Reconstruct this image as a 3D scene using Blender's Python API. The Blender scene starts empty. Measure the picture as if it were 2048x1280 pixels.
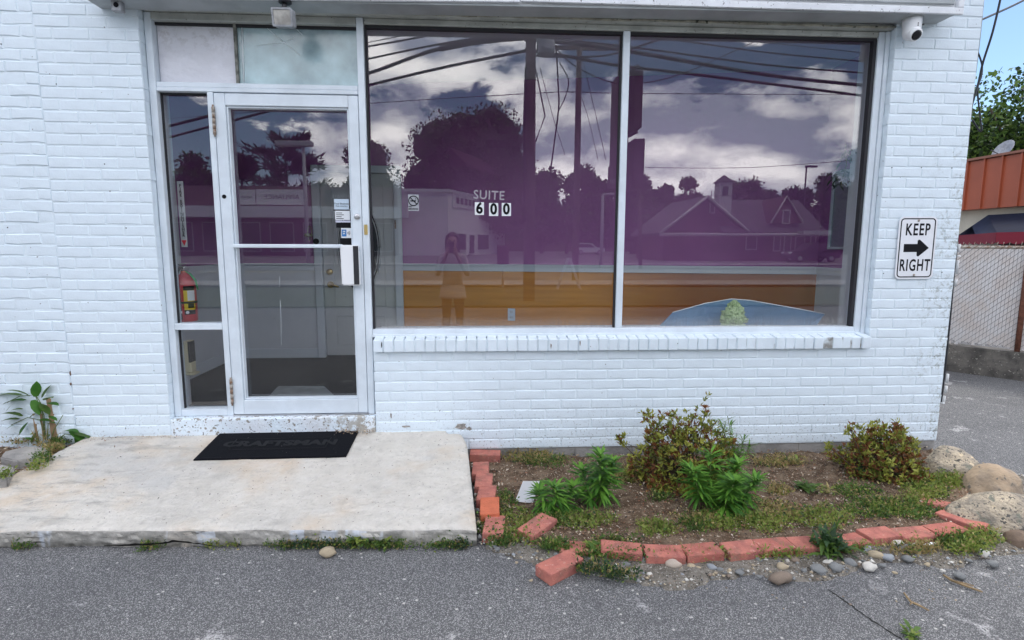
import bpy, bmesh, math, random
import numpy as np
from mathutils import Vector, Matrix, noise
random.seed(7); NP = np.random.default_rng(7)
SC = bpy.context.scene; COL = SC.collection; R_ = math.radians
# ---------------------------------------------------------------- camera
CAM = Vector((0.0, -3.664, 1.45)); F_PX = 1120.0
pit, yaw, rol = 0.133816, 0.060628, -0.003284
FW = Vector((math.sin(yaw)*math.cos(pit), math.cos(yaw)*math.cos(pit), -math.sin(pit)))
r0 = Vector((math.cos(yaw), -math.sin(yaw), 0)); d0 = FW.cross(r0)
RT = math.cos(rol)*r0 + math.sin(rol)*d0; DN = -math.sin(rol)*r0 + math.cos(rol)*d0
cam_d = bpy.data.cameras.new('camera'); cam = bpy.data.objects.new('camera', cam_d); COL.objects.link(cam)
cam_d.sensor_width = 36; cam_d.lens = F_PX/2048*36; cam_d.clip_start = .02; cam_d.clip_end = 2000
M = Matrix((RT, -DN, -FW)).transposed().to_4x4(); M.translation = CAM; cam.matrix_world = M
SC.camera = cam
# ---------------------------------------------------------------- light and exposure
SUN_DIR = Vector((0.50, 0.55, 1.25)).normalized()      # towards the sun: behind the building, to the right
el = math.asin(SUN_DIR.z); az = math.atan2(SUN_DIR.x, SUN_DIR.y)
W = bpy.data.worlds.new('World'); SC.world = W; W.use_nodes = True
nt = W.node_tree; nt.nodes.clear(); L = nt.links
def N(tree, typ, **kw):
    n = tree.nodes.new(typ)
    for k, v in kw.items():
        if k[0] == 'i' and k[1:].isdigit(): n.inputs[int(k[1:])].default_value = v
        else: setattr(n, k, v)
    return n
out = N(nt, 'ShaderNodeOutputWorld'); bg = N(nt, 'ShaderNodeBackground'); bg.inputs[1].default_value = 0.12
sky = N(nt, 'ShaderNodeTexSky', sky_type='NISHITA', sun_disc=False, sun_elevation=el, sun_rotation=az, air_density=1.0, dust_density=0.25, ozone_density=4.0, altitude=50)
tc = N(nt, 'ShaderNodeTexCoord')
def cloud_density(offset):
    mp = N(nt, 'ShaderNodeMapping'); mp.inputs['Location'].default_value = offset; mp.inputs['Scale'].default_value = (1, 1, 2.0)
    L.new(tc.outputs['Generated'], mp.inputs['Vector']); acc = None
    for scale, detail, rough, w in ((3.0, 3, .5, 1.0), (8.5, 13, .64, .46)):
        n = N(nt, 'ShaderNodeTexNoise', noise_dimensions='3D'); n.inputs['Scale'].default_value = scale; n.inputs['Detail'].default_value = detail
        n.inputs['Roughness'].default_value = rough; n.inputs['Distortion'].default_value = .15; L.new(mp.outputs[0], n.inputs['Vector'])
        m = N(nt, 'ShaderNodeMath', operation='MULTIPLY_ADD', i1=w); L.new(n.outputs['Fac'], m.inputs[0])
        if acc: L.new(acc, m.inputs[2])
        else: m.inputs[2].default_value = 0
        acc = m.outputs[0]
    return acc
OFF = (21.7, 8.8, 5.97)
na = cloud_density(OFF); nb = cloud_density((OFF[0]-.012, OFF[1]-.012, OFF[2]-.075))
sxyz = N(nt, 'ShaderNodeSeparateXYZ'); L.new(tc.outputs['Generated'], sxyz.inputs[0])
clr = N(nt, 'ShaderNodeMapRange'); L.new(sxyz.outputs['Y'], clr.inputs[0]); clr.inputs[1].default_value = -.1; clr.inputs[2].default_value = .5; clr.inputs[3].default_value = 0; clr.inputs[4].default_value = .17   # fewer clouds in that half of the sky
nm = N(nt, 'ShaderNodeMath', operation='SUBTRACT'); L.new(na, nm.inputs[0]); L.new(clr.outputs[0], nm.inputs[1])
mask = N(nt, 'ShaderNodeMapRange'); L.new(nm.outputs[0], mask.inputs[0]); mask.inputs[1].default_value = .69; mask.inputs[2].default_value = .74; mask.interpolation_type = 'SMOOTHSTEP'
dif = N(nt, 'ShaderNodeMath', operation='SUBTRACT'); L.new(na, dif.inputs[0]); L.new(nb, dif.inputs[1])
lit = N(nt, 'ShaderNodeMapRange'); L.new(dif.outputs[0], lit.inputs[0]); lit.inputs[1].default_value = -.07; lit.inputs[2].default_value = .13
ccol = N(nt, 'ShaderNodeMixRGB'); ccol.inputs[1].default_value = (7.0, 7.9, 10.4, 1); ccol.inputs[2].default_value = (32, 31.3, 31, 1); L.new(lit.outputs[0], ccol.inputs[0])
mx = N(nt, 'ShaderNodeMixRGB'); L.new(mask.outputs[0], mx.inputs[0]); L.new(sky.outputs[0], mx.inputs[1]); L.new(ccol.outputs[0], mx.inputs[2])
L.new(mx.outputs[0], bg.inputs[0]); L.new(bg.outputs[0], out.inputs[0])
sun_d = bpy.data.lights.new('sun', 'SUN'); sun_d.energy = 1.5; sun_d.angle = R_(14); sun_d.color = (1, .95, .86)
sun = bpy.data.objects.new('sun', sun_d); COL.objects.link(sun); sun.rotation_euler = (-SUN_DIR).to_track_quat('-Z', 'Y').to_euler(); sun.location = (4, 4, 12)
SC.view_settings.view_transform = 'Standard'; SC.view_settings.look = 'None'; SC.view_settings.gamma = 1.0
SC.view_settings.use_curve_mapping = False; SC.view_settings.exposure = 0.52
SC.cycles.max_bounces = 12; SC.cycles.transparent_max_bounces = 24; SC.cycles.glossy_bounces = 4; SC.cycles.diffuse_bounces = 5
# ---------------------------------------------------------------- surveying helpers: sight lines measured on the photograph meet real planes
def ray(px, py): return FW + RT*((px-1024)/F_PX) + DN*((py-640)/F_PX)
def at(px, py, Y=0.0):
    d = ray(px, py); return CAM + d*((Y-CAM.y)/d.y)
def gd(px, py, z=0.0):
    d = ray(px, py); return CAM + d*((z-CAM.z)/d.z)
YG = 0.11
def rf(px, py, dist):                                   # where a thing stands whose mirror image is seen in the pane
    p = at(px, py, dist-3.664); return Vector((p.x, 2*YG-p.y, p.z))
# ---------------------------------------------------------------- objects
def link(o, parent=None):
    COL.objects.link(o)
    if parent: o.parent = parent
    return o
def empty(name, loc=(0,0,0), rz=0):
    o = bpy.data.objects.new(name, None); o.location = loc; o.rotation_euler = (0,0,rz); o.empty_display_size = .1; return link(o)
def tag(o, label=None, cat=None, group=None, kind=None):
    if label: o['label'] = label
    if cat: o['category'] = cat
    if group: o['group'] = group
    if kind: o['kind'] = kind
    return o
def part(name, bm, mat, parent=None, smooth=False, label=None, kind=None):
    me = bpy.data.meshes.new(name)
    if isinstance(bm, bmesh.types.BMesh):
        bm.normal_update(); bm.to_mesh(me); bm.free()
    else: me = bm
    for m in (mat if isinstance(mat, (list, tuple)) else [mat]): me.materials.append(m)
    if smooth:
        for p in me.polygons: p.use_smooth = True
    o = bpy.data.objects.new(name, me); link(o, parent)
    if label: o['label'] = label
    if kind: o['kind'] = kind
    return o
def NB(): return bmesh.new()
def box(bm, x0, x1, y0, y1, z0, z1, bev=0.0, mi=0, seg=1):
    b = bmesh.new(); bmesh.ops.create_cube(b, size=1)
    for v in b.verts: v.co = Vector((x0+(v.co.x+.5)*(x1-x0), y0+(v.co.y+.5)*(y1-y0), z0+(v.co.z+.5)*(z1-z0)))
    if bev: bmesh.ops.bevel(b, geom=b.edges[:], offset=bev, segments=seg, affect='EDGES', profile=.5)
    merge(bm, b, mi); return bm
def merge(bm, b, mi=0, mat=None):
    b.verts.index_update(); vs = [bm.verts.new(mat @ v.co if mat else v.co) for v in b.verts]
    for f in b.faces:
        nf = bm.faces.new([vs[v.index] for v in f.verts]); nf.material_index = mi; nf.smooth = f.smooth
    b.free()
def tube(bm, pts, r, n=6, mi=0, smooth=True, caps=True):
    pts = [Vector(p) for p in pts]; rings = []; rr = r if isinstance(r, (list, tuple)) else [r]*len(pts)
    up = Vector((0,0,1))
    for i, p in enumerate(pts):
        t = (pts[min(i+1, len(pts)-1)]-pts[max(i-1, 0)]).normalized()
        a = t.cross(up if abs(t.z) < .95 else Vector((1,0,0))).normalized(); b = t.cross(a)
        rings.append([bm.verts.new(p+(a*math.cos(2*math.pi*k/n)+b*math.sin(2*math.pi*k/n))*rr[i]) for k in range(n)])
    for i in range(len(rings)-1):
        for k in range(n):
            f = bm.faces.new([rings[i][k], rings[i][(k+1)%n], rings[i+1][(k+1)%n], rings[i+1][k]]); f.smooth = smooth; f.material_index = mi
    if caps:
        for rg in (rings[0][::-1], rings[-1]):
            f = bm.faces.new(rg); f.material_index = mi
    return bm
def lathe(bm, prof, n=20, mi=0, mat=None, smooth=True):   # prof: (r, z) list, closed at the ends
    b = bmesh.new(); rings = []
    for r, z in prof: rings.append([b.verts.new((r*math.cos(2*math.pi*k/n), r*math.sin(2*math.pi*k/n), z)) for k in range(n)])
    for i in range(len(rings)-1):
        for k in range(n): b.faces.new([rings[i][k], rings[i][(k+1)%n], rings[i+1][(k+1)%n], rings[i+1][k]]).smooth = smooth
    b.faces.new(rings[0][::-1]); b.faces.new(rings[-1]); merge(bm, b, mi, mat); return bm
def prism(bm, poly, y0, y1, mi=0):                       # poly in (x, z), extruded along y
    a = [bm.verts.new((x, y0, z)) for x, z in poly]; b = [bm.verts.new((x, y1, z)) for x, z in poly]
    n = len(poly); fs = [bm.faces.new(a), bm.faces.new(b[::-1])]
    for i in range(n): fs.append(bm.faces.new([a[i], b[i], b[(i+1)%n], a[(i+1)%n]]))
    for f in fs: f.material_index = mi
    bmesh.ops.recalc_face_normals(bm, faces=fs); return bm
def slabpoly(bm, poly, z0, z1, mi=0):                    # poly in (x, y), extruded along z
    a = [bm.verts.new((x, y, z0)) for x, y in poly]; b = [bm.verts.new((x, y, z1)) for x, y in poly]
    n = len(poly); fs = [bm.faces.new(a), bm.faces.new(b)]
    for i in range(n): fs.append(bm.faces.new([a[i], b[i], b[(i+1)%n], a[(i+1)%n]]))
    for f in fs: f.material_index = mi
    bmesh.ops.recalc_face_normals(bm, faces=fs); return bm
def rrect(w, h, r, n=6):
    out = []
    for cx, cz, a0 in ((w/2-r, h/2-r, 0), (-w/2+r, h/2-r, 90), (-w/2+r, -h/2+r, 180), (w/2-r, -h/2+r, 270)):
        for k in range(n+1):
            a = R_(a0+90*k/n); out.append((cx+r*math.cos(a), cz+r*math.sin(a)))
    return out
def letters(txt, size, depth=.0006, bold=0.0, sx=1.0, align='CENTER', spacing=1.0):   # text as mesh standing in the x/z plane, facing -y
    c = bpy.data.curves.new('lettering', 'FONT'); c.body = txt; c.size = size; c.extrude = depth; c.offset = bold; c.align_x = align; c.align_y = 'CENTER'; c.resolution_u = 3; c.space_character = spacing
    o = bpy.data.objects.new('lettering', c); COL.objects.link(o)
    me = bpy.data.meshes.new_from_object(o.evaluated_get(bpy.context.evaluated_depsgraph_get()))
    bpy.data.objects.remove(o); bpy.data.curves.remove(c)
    me.transform(Matrix.Diagonal((sx, 1, 1, 1))); me.transform(Matrix.Rotation(R_(90), 4, 'X')); me.materials.clear(); return me
def lettering(txt, size, loc, mat, parent, rot=None, **kw):
    o = part('lettering', letters(txt, size, **kw), mat, parent); o.location = loc
    if rot: o.rotation_euler = rot
    return o
def copy_tree(o, parent=None):
    c = o.copy(); COL.objects.link(c); c.parent = parent
    for ch in list(o.children): copy_tree(ch, c)
    return c
def mesh_np(name, verts, faces, mats, mi=None, parent=None, smooth=False, k=4):
    me = bpy.data.meshes.new(name); nv = len(verts); nf = len(faces)
    me.vertices.add(nv); me.vertices.foreach_set('co', np.asarray(verts, np.float32).ravel())
    me.loops.add(nf*k); me.loops.foreach_set('vertex_index', np.asarray(faces, np.int32).ravel())
    me.polygons.add(nf); me.polygons.foreach_set('loop_start', np.arange(nf, dtype=np.int32)*k); me.polygons.foreach_set('loop_total', np.full(nf, k, np.int32))
    if mi is not None: me.polygons.foreach_set('material_index', np.asarray(mi, np.int32))
    if smooth: me.polygons.foreach_set('use_smooth', np.ones(nf, bool))
    me.update(calc_edges=True)
    for m in mats: me.materials.append(m)
    o = bpy.data.objects.new(name, me); return link(o, parent)
# ---------------------------------------------------------------- materials
def mat(name, col, rough=.6, metal=0.0, spec=.5, var=0.0, vscale=8, bump=0.0, bscale=60, col2=None, lo=.4, hi=.6, coords='Object', stretch=None, detail=5, speck=None):
    m = bpy.data.materials.new(name); m.use_nodes = True; t = m.node_tree; b = t.nodes['Principled BSDF']
    b.inputs['Base Color'].default_value = (*col, 1); b.inputs['Roughness'].default_value = rough; b.inputs['Metallic'].default_value = metal; b.inputs['Specular IOR Level'].default_value = spec
    c = N(t, 'ShaderNodeTexCoord'); vec = c.outputs[coords]
    if stretch:
        mp = N(t, 'ShaderNodeMapping'); mp.inputs['Scale'].default_value = stretch; t.links.new(vec, mp.inputs[0]); vec = mp.outputs[0]
    last = None
    if var or col2:
        n = N(t, 'ShaderNodeTexNoise'); n.inputs['Scale'].default_value = vscale; n.inputs['Detail'].default_value = detail; n.inputs['Roughness'].default_value = .6; t.links.new(vec, n.inputs['Vector'])
        r = N(t, 'ShaderNodeMapRange'); r.inputs[1].default_value = lo; r.inputs[2].default_value = hi; t.links.new(n.outputs['Fac'], r.inputs[0])
        x = N(t, 'ShaderNodeMixRGB'); x.inputs[1].default_value = (*col, 1); x.inputs[2].default_value = (*(col2 or [max(0, v*(1-var)) for v in col]), 1)
        t.links.new(r.outputs[0], x.inputs[0]); last = x.outputs[0]
    for sp in (speck or []):                              # (scale, threshold, colour): small separate specks
        v = N(t, 'ShaderNodeTexNoise'); v.inputs['Scale'].default_value = sp[0]; v.inputs['Detail'].default_value = 3; t.links.new(vec, v.inputs['Vector'])
        r = N(t, 'ShaderNodeMapRange'); r.inputs[1].default_value = sp[1]; r.inputs[2].default_value = sp[1]+.03; t.links.new(v.outputs['Fac'], r.inputs[0])
        x = N(t, 'ShaderNodeMixRGB'); x.inputs[1].default_value = (*col, 1); x.inputs[2].default_value = (*sp[2], 1)
        if last: t.links.new(last, x.inputs[1])
        t.links.new(r.outputs[0], x.inputs[0]); last = x.outputs[0]
    if last: t.links.new(last, b.inputs['Base Color'])
    if bump:
        n = N(t, 'ShaderNodeTexNoise'); n.inputs['Scale'].default_value = bscale; n.inputs['Detail'].default_value = 6; t.links.new(vec, n.inputs['Vector'])
        bp = N(t, 'ShaderNodeBump'); bp.inputs['Strength'].default_value = bump; bp.inputs['Distance'].default_value = .02; t.links.new(n.outputs['Fac'], bp.inputs['Height']); t.links.new(bp.outputs[0], b.inputs['Normal'])
    m['bsdf'] = 'Principled BSDF'; return m
def mixin(m, fac_socket, colour):                         # lay one more colour over a material's base colour
    t = m.node_tree; b = t.nodes['Principled BSDF']; s = b.inputs['Base Color']
    x = N(t, 'ShaderNodeMixRGB'); x.inputs[1].default_value = s.default_value; x.inputs[2].default_value = (*colour, 1)
    if s.links: t.links.new(s.links[0].from_socket, x.inputs[1])
    t.links.new(fac_socket, x.inputs[0]); t.links.new(x.outputs[0], s)
def glass(name, tint=(.93,.95,.95), f0=.05, rough=0.0, haze=None):
    m = bpy.data.materials.new(name); m.use_nodes = True; t = m.node_tree; t.nodes.clear(); o = N(t, 'ShaderNodeOutputMaterial')
    g = N(t, 'ShaderNodeNewGeometry'); dt = N(t, 'ShaderNodeVectorMath', operation='DOT_PRODUCT'); t.links.new(g.outputs['Normal'], dt.inputs[0]); t.links.new(g.outputs['Incoming'], dt.inputs[1])
    ab = N(t, 'ShaderNodeMath', operation='ABSOLUTE'); t.links.new(dt.outputs['Value'], ab.inputs[0])
    s = N(t, 'ShaderNodeMath', operation='SUBTRACT', i0=1.0); t.links.new(ab.outputs[0], s.inputs[1])
    p = N(t, 'ShaderNodeMath', operation='POWER', i1=5.0); t.links.new(s.outputs[0], p.inputs[0])
    ma = N(t, 'ShaderNodeMath', operation='MULTIPLY_ADD', i1=1-f0, i2=f0); t.links.new(p.outputs[0], ma.inputs[0])
    tr = N(t, 'ShaderNodeBsdfTransparent'); tr.inputs[0].default_value = (*tint, 1); gl = N(t, 'ShaderNodeBsdfGlossy'); gl.inputs['Roughness'].default_value = rough; gl.inputs[0].default_value = (1,1,1,1)
    mxs = N(t, 'ShaderNodeMixShader'); t.links.new(ma.outputs[0], mxs.inputs[0]); t.links.new(gl.outputs[0], mxs.inputs[2]); last = tr.outputs[0]
    if haze:                                              # a dusty, milky film
        df = N(t, 'ShaderNodeBsdfDiffuse'); df.inputs[0].default_value = (*haze[1], 1); h = N(t, 'ShaderNodeMixShader'); h.inputs[0].default_value = haze[0]
        tcn = N(t, 'ShaderNodeTexCoord'); nn = N(t, 'ShaderNodeTexNoise'); nn.inputs['Scale'].default_value = haze[2]; nn.inputs['Detail'].default_value = 8; t.links.new(tcn.outputs['Object'], nn.inputs['Vector'])
        r = N(t, 'ShaderNodeMapRange'); r.inputs[1].default_value = .3; r.inputs[2].default_value = .75; r.inputs[3].default_value = haze[0]*.5; r.inputs[4].default_value = min(1, haze[0]*1.5); t.links.new(nn.outputs['Fac'], r.inputs[0]); t.links.new(r.outputs[0], h.inputs[0])
        t.links.new(tr.outputs[0], h.inputs[1]); t.links.new(df.outputs[0], h.inputs[2]); last = h.outputs[0]
    t.links.new(last, mxs.inputs[1]); t.links.new(mxs.outputs[0], o.inputs[0]); return m
def geo_pos(m):
    t = m.node_tree; g = N(t, 'ShaderNodeNewGeometry'); sp = N(t, 'ShaderNodeSeparateXYZ'); t.links.new(g.outputs['Position'], sp.inputs[0]); return t, g, sp
def mrange(t, sock, a, b, c=0.0, d=1.0):
    r = N(t, 'ShaderNodeMapRange'); r.inputs[1].default_value = a; r.inputs[2].default_value = b; r.inputs[3].default_value = c; r.inputs[4].default_value = d; t.links.new(sock, r.inputs[0]); return r.outputs[0]
def mth(t, op, a, b):
    n = N(t, 'ShaderNodeMath', operation=op)
    for i, v in enumerate((a, b)):
        if isinstance(v, (int, float)): n.inputs[i].default_value = v
        else: t.links.new(v, n.inputs[i])
    return n.outputs[0]
def nz(t, vec, scale, detail=4, rough=.6):
    n = N(t, 'ShaderNodeTexNoise'); n.inputs['Scale'].default_value = scale; n.inputs['Detail'].default_value = detail; n.inputs['Roughness'].default_value = rough; t.links.new(vec, n.inputs['Vector']); return n.outputs['Fac']
PAINT = (.715,.80,.86)
def paint_mat(name, base=PAINT):
    m = mat(name, base, rough=.55, var=.09, vscale=5, bump=.09, bscale=90)
    t, g, sp = geo_pos(m)
    # splash-back dirt specks near the ground, mildew on the exposed corner, a few chips
    low = mrange(t, sp.outputs['Z'], .05, .45, 1, 0)
    sk = mrange(t, nz(t, g.outputs['Position'], 70, 2), .60, .66)
    mixin(m, mth(t, 'MULTIPLY', mth(t, 'MULTIPLY', sk, low), .75), (.16,.16,.15))
    cor = mrange(t, sp.outputs['X'], 2.93, 3.25); hz = mrange(t, sp.outputs['Z'], 2.4, 1.6); mil = mrange(t, nz(t, g.outputs['Position'], 30, 7, .78), .50, .60)
    pt = mrange(t, nz(t, g.outputs['Position'], 5, 2), .40, .52)
    mixin(m, mth(t, 'MULTIPLY', mth(t, 'MULTIPLY', mth(t, 'MULTIPLY', cor, mil), mth(t, 'MULTIPLY', hz, pt)), .85), (.24,.26,.23))
    chip = mrange(t, nz(t, g.outputs['Position'], 45, 1), .765, .785); mixin(m, mth(t, 'MULTIPLY', chip, .8), (.12,.11,.10)); return m
M_BRK = paint_mat('painted_brick'); M_MOR = paint_mat('painted_mortar', (.735,.82,.875))
M_ALU = mat('painted_aluminium', (.69,.755,.81), rough=.38, var=.10, vscale=6, bump=.02, bscale=200)
M_ALD = mat('weathered_trim', (.47,.49,.46), rough=.6, var=.25, vscale=7, bump=.1, bscale=80, speck=[(60,.68,(.12,.11,.08))])
M_GREY = mat('soffit_grey', (.42,.45,.46), rough=.5, var=.2, vscale=4)
M_BLK = mat('black_rubber', (.012,.013,.016), rough=.7, bump=.15, bscale=300)
M_DRK = mat('dark_metal', (.03,.03,.035), rough=.5)
M_WHT = mat('white_enamel', (.80,.81,.82), rough=.35)
M_INK = mat('black_ink', (.008,.008,.010), rough=.7, spec=.15)
M_GLS = glass('window_glass', tint=(.97,.98,.98), f0=.066)
t = M_GLS.node_tree; g = N(t, 'ShaderNodeNewGeometry'); sp = N(t, 'ShaderNodeSeparateXYZ'); t.links.new(g.outputs['Position'], sp.inputs[0])   # rain-splashed dust along the foot of the panes, a few specks
mp = N(t, 'ShaderNodeMapping'); mp.inputs['Scale'].default_value = (70, 1, 5); t.links.new(g.outputs['Position'], mp.inputs[0])
dust = mth(t, 'MULTIPLY', mth(t, 'MULTIPLY', mrange(t, sp.outputs['Z'], .97, .885), mth(t, 'MULTIPLY', mrange(t, sp.outputs['Z'], .885, .888), mrange(t, sp.outputs['X'], -.74, -.71))), mrange(t, nz(t, mp.outputs[0], 1.0, 4), .3, .7, .05, .20)); dust = mth(t, 'ADD', dust, mrange(t, nz(t, g.outputs['Position'], 75, 2), .745, .76, 0, .35)); dust = mth(t, 'ADD', dust, mrange(t, nz(t, g.outputs['Position'], 2.2, 6), .45, .75, 0, .015))
om = [n for n in t.nodes if n.type == 'OUTPUT_MATERIAL'][0]; old = om.inputs[0].links[0].from_socket; dfd = N(t, 'ShaderNodeBsdfDiffuse'); dfd.inputs[0].default_value = (.62,.60,.58,1); mxd = N(t, 'ShaderNodeMixShader'); t.links.new(dust, mxd.inputs[0]); t.links.new(old, mxd.inputs[1]); t.links.new(dfd.outputs[0], mxd.inputs[2]); t.links.new(mxd.outputs[0], om.inputs[0])
M_STEEL = mat('steel', (.55,.55,.56), rough=.3, metal=1)
M_BRASS = mat('brass', (.65,.48,.2), rough=.3, metal=1)
M_RUST = mat('rusty_steel', (.22,.13,.08), rough=.8, var=.5, vscale=30, bump=.2, col2=(.4,.38,.34))
# ================================================================ ground and setting
def asphalt_mat(name, base, light):
    m = mat(name, base, rough=.85, spec=.3); t = m.node_tree; g = N(t, 'ShaderNodeNewGeometry'); p = g.outputs['Position']
    v = N(t, 'ShaderNodeTexVoronoi'); v.inputs['Scale'].default_value = 270; t.links.new(p, v.inputs['Vector'])
    sp = N(t, 'ShaderNodeSeparateColor'); t.links.new(v.outputs['Color'], sp.inputs[0])
    mixin(m, mth(t, 'MULTIPLY', mrange(t, sp.outputs[0], .42, .95, 0, .95), mrange(t, v.outputs['Distance'], .75, .35)), light)
    mixin(m, mrange(t, nz(t, p, 330, 2), .56, .66, 0, .8), (.03,.03,.033))
    v2 = N(t, 'ShaderNodeTexVoronoi'); v2.inputs['Scale'].default_value = 60; t.links.new(p, v2.inputs['Vector']); sp2 = N(t, 'ShaderNodeSeparateColor'); t.links.new(v2.outputs['Color'], sp2.inputs[0])
    mixin(m, mth(t, 'MULTIPLY', mrange(t, sp2.outputs[1], .978, .98), mrange(t, v2.outputs['Distance'], .45, .25)), (.52,.50,.47))
    big = nz(t, p, 1.6, 5); mixin(m, mrange(t, big, .45, .7, 0, .3), (.06,.06,.066))
    pale = nz(t, p, 3.3, 6, .7); mixin(m, mth(t, 'MULTIPLY', mrange(t, pale, .60, .67), mrange(t, nz(t, p, 110, 2), .42, .52, 0, .8)), (.52,.51,.50))
    bp = N(t, 'ShaderNodeBump'); bp.inputs['Strength'].default_value = .55; bp.inputs['Distance'].default_value = .006
    t.links.new(v.outputs['Distance'], bp.inputs['Height']); bp.invert = True; t.links.new(bp.outputs[0], t.nodes['Principled BSDF'].inputs['Normal']); return m
M_ASP = asphalt_mat('asphalt', (.105,.105,.107), (.50,.495,.485))
gb = NB(); box(gb, -400, 400, -400, 400, -.3, 0)
tag(part('parking_lot', gb, M_ASP), 'grey worn asphalt in front of the shop', kind='structure')
M_GRS = mat('verge_grass', (.055,.085,.025), rough=.9, var=.5, vscale=3, bump=.4, bscale=30)
M_WALK = mat('sidewalk_concrete', (.42,.41,.39), rough=.9, var=.2, vscale=2)
M_ROAD = mat('road_asphalt', (.16,.16,.165), rough=.8, var=.2, vscale=.6)
M_LINE = mat('road_paint', (.7,.55,.08), rough=.6)
def sheet(name, x0, x1, y0, y1, z, m):
    b = NB(); box(b, x0, x1, y0, y1, z-.03, z); return tag(part(name, b, m), kind='structure')
sheet('grass_verge', -200, 200, -14.5, -9.0, .05, M_GRS)
sheet('sidewalk', -200, 200, -17.4, -15.2, .10, M_WALK)
sheet('road', -200, 200, -34, -18.2, .004, M_ROAD)
b = NB(); box(b, -200, 200, -26.2, -26.08, -.02, .008); box(b, -200, 200, -25.9, -25.78, -.02, .008); tag(part('road_line', b, M_LINE), kind='structure')
sheet('far_sidewalk', -200, 200, -36.5, -34.6, .12, M_WALK)

# ---- concrete stoop in front of the door
M_CON = mat('worn_concrete', (.57,.535,.475), rough=.85, spec=.25, var=.0, col2=(.47,.445,.40), vscale=2.6, lo=.42, hi=.66, detail=9, bump=.6, bscale=38)
t, g, sp = geo_pos(M_CON); P_ = g.outputs['Position']
mixin(M_CON, mrange(t, nz(t, P_, 1.7, 4), .48, .64, 0, .6), (.56,.425,.29))
mixin(M_CON, mrange(t, nz(t, P_, 9, 9, .72), .44, .66, 0, .55), (.66,.63,.58)); mixin(M_CON, mrange(t, nz(t, P_, 19, 8, .75), .52, .68, 0, .5), (.36,.34,.31)); mixin(M_CON, mrange(t, nz(t, P_, 1.1, 3), .56, .62, 0, .45), (.44,.44,.43))
st = N(t, 'ShaderNodeMapping'); st.inputs['Scale'].default_value = (3, 11, 11); st.inputs['Rotation'].default_value = (0, 0, .22); t.links.new(P_, st.inputs[0])
mixin(M_CON, mth(t, 'MULTIPLY', mrange(t, nz(t, st.outputs[0], 1.4, 9, .72), .50, .66), mrange(t, sp.outputs['X'], -1.4, -2.4, .10, .95)), (.27,.26,.24))
mixin(M_CON, mrange(t, nz(t, P_, 55, 2), .70, .73, 0, .8), (.12,.11,.10))
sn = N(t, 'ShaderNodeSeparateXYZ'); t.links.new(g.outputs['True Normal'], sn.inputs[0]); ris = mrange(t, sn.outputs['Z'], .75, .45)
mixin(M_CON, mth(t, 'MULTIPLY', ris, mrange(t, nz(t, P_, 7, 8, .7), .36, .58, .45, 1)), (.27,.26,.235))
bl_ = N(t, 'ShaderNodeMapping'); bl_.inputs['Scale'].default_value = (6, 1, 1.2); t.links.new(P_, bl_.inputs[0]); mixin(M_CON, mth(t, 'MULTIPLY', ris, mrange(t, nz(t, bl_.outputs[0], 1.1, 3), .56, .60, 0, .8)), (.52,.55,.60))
ck = N(t, 'ShaderNodeMapping'); ck.inputs['Scale'].default_value = (5, 5, 40); t.links.new(P_, ck.inputs[0]); mixin(M_CON, mth(t, 'MULTIPLY', ris, mrange(t, nz(t, ck.outputs[0], 1.3, 7, .7), .60, .66, 0, .9)), (.07,.065,.055))
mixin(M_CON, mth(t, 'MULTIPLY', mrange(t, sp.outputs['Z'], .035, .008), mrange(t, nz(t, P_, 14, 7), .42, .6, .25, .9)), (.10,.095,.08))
def stoop():
    bl, br, fr, fl = Vector((-2.53,.03,.205)), Vector((-.145,.03,.205)), Vector((-.068,-1.112,.092)), Vector((-2.74,-.985,.092))
    nu, nv = 170, 44; bm = NB(); V = []
    for j in range(nv+1):
        v = j/nv; row = []
        for i in range(nu+1):
            u = i/nu; p = (bl*(1-u)+br*u)*(1-v) + (fl*(1-u)+fr*u)*v
            p.x += .055*math.sin(min(v*4, 1)*math.pi/2)*u**30           # the broken back right corner
            if v < .06 and u > .97: p.z -= .02
            e = min(v*0+1, (1-v)*1.1/.03, 1) ; p.z += .0045*noise.noise(p*6)+.002*noise.noise(p*30)
            if 1-v < .03: p.z -= .007*(1-(1-v)/.03)**2+.010*max(0, noise.noise(Vector((p.x*5, 1, 8)))); p.y += .022*noise.noise(Vector((p.x*5, 0, 3)))
            if 1-u < .015: p.z -= .012*(1-(1-u)/.015)**2
            row.append(bm.verts.new(p))
        V.append(row)
    for j in range(nv):
        for i in range(nu): bm.faces.new([V[j][i], V[j+1][i], V[j+1][i+1], V[j][i+1]])
    def skirt(edge, outv, depth=9):
        prev = edge
        for k in range(1, depth+1):
            f = k/depth; cur = []
            for w in edge:
                n = noise.noise(Vector((w.co.x*9, w.co.y*9, f*3+5))) + .6*noise.noise(Vector((w.co.x*30, w.co.y*30, f*9)))
                cur.append(bm.verts.new(Vector((w.co.x, w.co.y, w.co.z*(1-f)-.02*f)) + outv*(.010*n + .009*noise.noise(Vector((w.co.x*14, w.co.y*14, f*22))) + .005*noise.noise(Vector((w.co.x*60, w.co.y*60, f*9))) + .006*math.sin(f*3) - .012*f)))
            for i in range(len(edge)-1): bm.faces.new([prev[i], cur[i], cur[i+1], prev[i+1]])
            prev = cur
    skirt(V[nv], Vector((0,-1,0))); skirt([V[j][nu] for j in range(nv, -1, -1)], Vector((.35,0,0))); skirt([V[j][0] for j in range(nv+1)], Vector((-1,0,0)))
    for f in bm.faces: f.smooth = True
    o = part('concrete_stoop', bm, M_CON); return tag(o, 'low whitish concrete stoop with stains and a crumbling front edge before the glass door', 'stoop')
stoop()
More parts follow.
